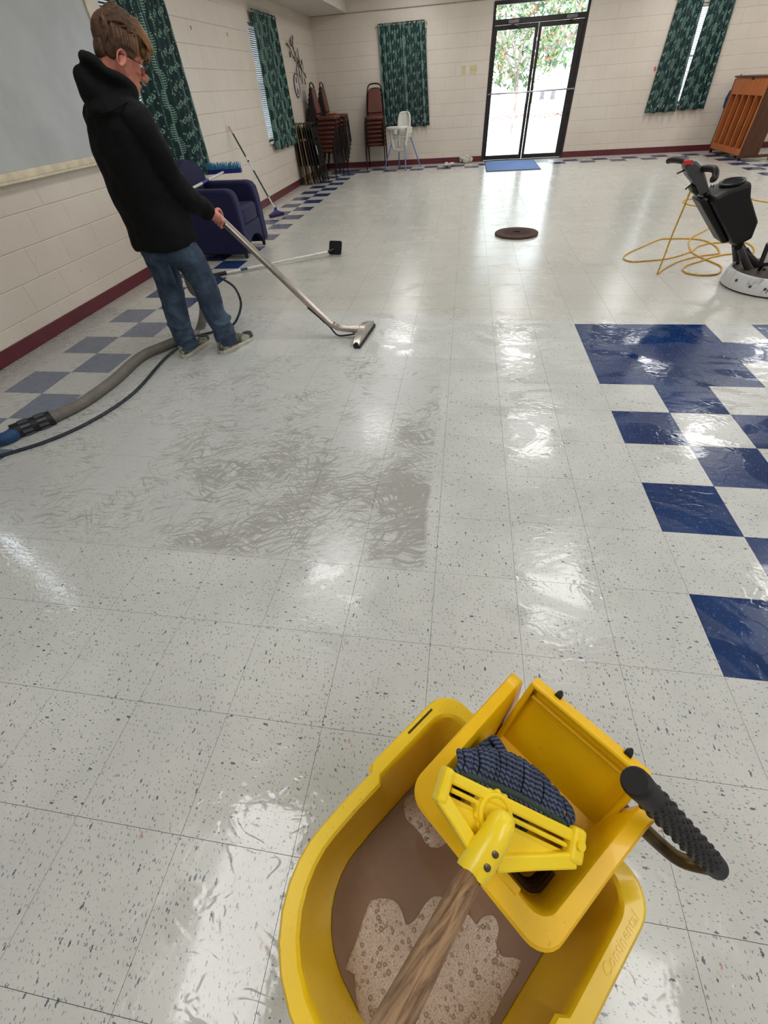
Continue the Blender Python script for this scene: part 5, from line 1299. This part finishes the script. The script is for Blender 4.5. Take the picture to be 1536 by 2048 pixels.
for k in range(NS):          # over the bar and down the far side
    u = -CL/2+.016+(CL-.03)*k/(NS-1); bul = .014+.022*math.sin(PI*(k+1)/(NS+1))
    p = MC @ V((u, -.018, -.004)); q = MC @ V((u+rn.uniform(-.002, .002)+.004, -.020-bul*.8, -.004+rn.uniform(-.003, .003))); r1 = MC @ V((u+.008, -.024-bul*1.35, -.028+rn.uniform(-.004, .004)))
    e = V((r1.x*.75+rn.uniform(-.008, .008), max(min(r1.y+.004, -.055), -.13), .42+rn.uniform(-.02, .02)))
    strand([p, q, r1, (r1+e)/2+V((0, .006, 0)), e], .0043)
for k in range(16):          # bundle rolled against the left wall of the hopper
    t = k/15; a = 2*PI*t*1.6; ro = .014+.006*(k % 3)
    c0 = V((-.078, -.075, .552)); c1 = V((-.045, -.088, .545)); c2 = V((.0, -.105, .52)); c3 = V((.03, -.115, .45))
    od = V((math.cos(a)*.3, math.cos(a)*.8, math.sin(a)))*ro
    strand([c0+od*.35+V((-.006, .004, 0)), c0+od, c1+od*1.15, c2+od*1.1, c3+od*.9], .0046)
for k in range(14):          # under the clamp, near side
    u = -.01+.085*k/13; p = MC @ V((u, .010, -.010)); q = MC @ V((u, .022+.004*(k % 3), -.030)); e = V((p.x*.8, min(max(q.y, -.165), -.13), .43+rn.uniform(-.02, .02)))
    strand([p, q, (q+e)/2, e], .0046)
b = B(); b.tube(cr([MC @ V((-CL/2+.02+(CL-.04)*k/8, -.0235-.006*math.sin(PI*k/8), .0)) for k in range(9)], 3), .004, 6, flat=.6); b.obj('headband', simple('band_green', (44, 62, 52), .8), MB2)
# ------------------------------------------------------------------ floor machine and its cord
fmx = thing('floor_machine', 'black and white floor scrubbing machine with tank at the right edge', 'floor machine', (1.655, .80, 0))
zz6 = lambda x, y: (1180+x*356/1536, 300+y*340/1467)
def q6(x, y, Y=.95): return on(*zz6(x, y), 1, Y)
SHR = None
def shroud_mat():
    n = NT('shroud_white'); p = n.gen('Object'); x, y, z = n.sep(p)
    f = n.noise(n.comb(n.math('MULTIPLY', x, 12.), n.math('MULTIPLY', y, 12.), n.math('MULTIPLY', z, 3.)), 1., 5., .7, .8)
    return n.fin(n.mix(n.ss(f, .5, .7), lin((214, 214, 214)), lin((150, 150, 154))), .4)
SHR = shroud_mat(); GRY = simple('machine_grey', (70, 70, 72), .45, .3); MBK = simple('machine_black', (8, 8, 9), .42, var=.2, scale=12, spec=.35)
cx, cy = 1.672, .82
MS = Matrix.Translation((cx, cy, 0))
b = B(); b.lathe([(.335, .012), (.338, .02), (.325, .10), (.312, .125), (.300, .128), (.300, .122), (.318, .015)], 48, MS, False); b.obj('shroud', SHR, fmx, True, True)
b = B(); b.lathe([(.25, .018), (.31, .018), (.31, .10), (.02, .112)], 40, MS); b.obj('deck', simple('deck_brown', (70, 58, 50), .7, var=.4, scale=14), fmx, True, True)
b = B(); b.lathe([(.05, 0), (.285, 0), (.285, .022), (.05, .022)], 40, MS); b.obj('brush_pad', simple('pad_dark', (40, 36, 34), .95), fmx, True, True)
b = B(); b.lathe([(.12, .10), (.13, .13), (.13, .30), (.115, .335), (.05, .35)], 28, Matrix.Translation((cx+.12, cy-.02, 0))); mo = b.obj('motor', MBK, fmx, True, True)
c = q6(1500, 900, .72); b = B(); M = basis(c+V((.04, 0, 0)), V((.88, -.1, .12)).normalized(), V((.1, .99, 0)).normalized(), V((-.14, 0, .99)).normalized()); b.rbox((-.035, -.03, -.08), (.06, .05, .075), .012, M); mc = b.obj('capacitor', MBK, fmx, True, True)
b = B(); b.box((-.03, -.032, -.05), (.05, -.0295, .045), M); b.obj('rating_plate', simple('plate_grey', (176, 176, 176), .4), mc, False)
for ang in (200, 222, 240, 262):
    t = math.radians(ang); p = MS @ V((.331*math.cos(t), .331*math.sin(t), .065 if ang in (222, 240) else .08)); nn_ = V((math.cos(t), math.sin(t), .12)).normalized(); a, b2 = frame_from(nn_)
    b = B(); b.lathe([(.010, -.004), (.010, .003), (.006, .006)], 10, basis(p, a, b2, nn_)); b.obj('bolt', GRY, fmx, True, True)
t = math.radians(248); b = B(); nn_ = V((math.cos(t), math.sin(t), .12)).normalized(); tg = V((-nn_.y, nn_.x, 0)).normalized(); p = MS @ V((.33*math.cos(t), .33*math.sin(t), .065))
b.tube(cr([p+tg*-.03+V((0, 0, -.03)), p+tg*-.02+V((0, 0, .02)), p+tg*.02+V((0, 0, .025)), p+tg*.03+V((0, 0, -.005)), p+tg*.05+V((0, 0, .04))], 4), .004, 6); b.obj('strap_clip', GRY, fmx, True, True)
# yoke and handle
yk = q6(1268, 812)
for tx, ty in ((1.50, 1.08), (1.52, .90), (1.63, .96)):
    b = B(); b.tube([yk+V((0, (ty-.97)*.4, 0)), V((tx, ty, .105))], [.022, .026], 8); b.obj('yoke_strut', GRY, fmx, True, True)
b = B(); b.cyl(yk+V((-.01, -.07, .01)), yk+V((-.01, .09, .01)), .026, n=14); b.obj('pivot', GRY, fmx, True, True)
b = B(); b.cyl(yk+V((-.03, -.10, .005)), yk+V((-.035, -.06, .01)), .03, .03, 12); b.obj('knob', MBK, fmx, True, True)
top = q6(900, 190); b = B(); b.tube([yk, top], [.024, .022], 14); b.obj('handle_tube', GRY, fmx, True, True)
def slab(nm, pix, y0_, y1_, m, bev=.012):
    P = [q6(*q) for q in pix]; b = B(); b.loft([[V((p.x, y, p.z)) for p in P] for y in (y0_, y1_)]); return b.obj(nm, m, fmx, True, True, bev)
slab('rear_cover', ((905, 425), (935, 395), (985, 405), (1165, 770), (1105, 785)), .86, 1.04, MBK)
P = [q6(*q) for q in ((985, 430), (1010, 380), (1075, 345), (1130, 318), (1330, 250), (1322, 365), (1390, 590), (1335, 735), (1210, 800), (1165, 775))]
cen = sum((p for p in P), V())/len(P); b = B()
b.loft([[V((cen.x+(p.x-cen.x)*s_, y, cen.z+(p.z-cen.z)*s_)) for p in P] for s_, y in ((.90, .80), (.97, .82), (1, .86), (1, 1.04), (.97, 1.08), (.90, 1.10))]); tk = b.obj('tank', MBK, fmx, True, True, .008)
fa, fb = q6(1125, 312), q6(1325, 256); b = B(); mid = (fa+fb)/2; du = (fb-fa)*.48
b.tube([mid+du*math.cos(t)+V((0, -.0+.10*math.sin(t), .006)) for t in [2*PI*k/24 for k in range(24)]], .011, 6, True); fo = b.obj('fill_rim', MBK, tk, True)
b = B(); b.loft([[mid+du*s_*math.cos(t)+V((0, -.0+.095*s_*math.sin(t), .008)) for t in [2*PI*k/24 for k in range(24)]] for s_ in (.95, .5)]); b.obj('fill_mouth', simple('mouth_black', (5, 5, 6), .8), tk)
for x, y in ((1040, 300), (1060, 300)):
    b = B(); p = q6(x, y+25); b.tube([p, q6(x+6, y)], .004, 5); b.obj('cord_hook', MBK, tk)
slab('control_head', ((800, 135), (870, 88), (905, 92), (960, 150), (985, 240), (1012, 345), (930, 392), (880, 280), (830, 220)), .89, 1.01, GRY, .015)
p = q6(838, 118, .90); b = B(); b.box(p+V((-.028, -.018, -.006)), p+V((.028, .012, .022))); b.obj('switch', simple('switch_red', (196, 40, 44), .4), fmx, False, True, .004)
b = B(); h0_ = q6(850, 112); b.tube(cr([h0_, h0_+V((-.03, .08, .008)), h0_+V((-.06, .17, .004)), h0_+V((-.075, .22, -.008))], 4), [.020]+[.021]*11+[.017], 12); b.obj('grip', MBK, fmx, True, True)
b = B(); h1_ = q6(950, 165, .92); b.tube(cr([h1_, h1_+V((.03, -.07, .012)), h1_+V((.05, -.14, .008)), h1_+V((.045, -.19, -.03)), h1_+V((.02, -.20, -.035))], 4), [.022]+[.022]*15+[.016], 12); b.obj('grip', MBK, fmx, True, True)
b = B(); b.tube([q6(815, 175), q6(750, 203)], .006, 8); b.obj('lever', MBK, fmx, True, True)
b = B(); b.tube([q6(905, 272), q6(822, 340)], .006, 8); b.obj('lever', MBK, fmx, True, True)
slab('cord_cleat', ((862, 318), (890, 300), (920, 370), (900, 388), (868, 352)), .90, 1.0, MBK, .006)
b = B(); b.tube(cr([q6(1320, 810), q6(1345, 850), q6(1375, 905)], 4), .007, 6); b.obj('plug_lead', MBK, fmx, True, True)
b = B(); a, c = q6(1345, 855), q6(1385, 918); b.cyl(a, c, .017, n=10); b.obj('plug', MBK, fmx, True, True)
b = B(); b.tube(cr([V((1.62, .86, .12)), q6(1450, 1050, .86), q6(1500, 990, .82), q6(1545, 960, .78)], 4), .012, 8); b.obj('motor_lead', MBK, fmx, True, True)
# yellow cord: hangs from the handle, then loops over the floor
r = .0065
path = [q6(870, 345), q6(800, 520, .98), q6(715, 720, 1.03), q6(640, 920, 1.08), on(*zz6(585, 1058), 2, .012)]
for x, y in ((590, 1065), (650, 1020), (770, 960), (930, 918), (1090, 896), (1118, 880), (1085, 830), (1000, 785), (870, 765), (700, 765), (600, 772), (450, 835), (330, 890), (290, 925), (305, 948), (370, 963), (500, 955), (650, 940), (780, 908), (880, 872), (930, 835), (1030, 805), (1150, 797), (1300, 790), (1395, 825), (1415, 880), (1340, 893), (1200, 897), (1050, 925), (950, 960), (850, 990), (806, 1018), (806, 1042), (850, 1065), (960, 1080), (1100, 1068), (1135, 1010), (1050, 965), (950, 922), (880, 880), (855, 820), (860, 780), (890, 748), (1030, 672), (1150, 570), (1100, 505), (920, 485), (825, 462), (805, 440), (835, 427), (905, 420), (1100, 400), (1340, 412), (1440, 435), (1536, 452), (1680, 478)):
    path.append(on(*zz6(x, y), 2, r))
CORD = simple('cord_yellow', (206, 158, 36), .5, var=.2, scale=60)
pc = thing('power_cord', 'yellow power cord hanging from the machine and looping over the floor', 'cord', path[5])
b = B(); b.tube(cr(path, 5), r, 7); b.obj('cord', CORD, pc, True, True)
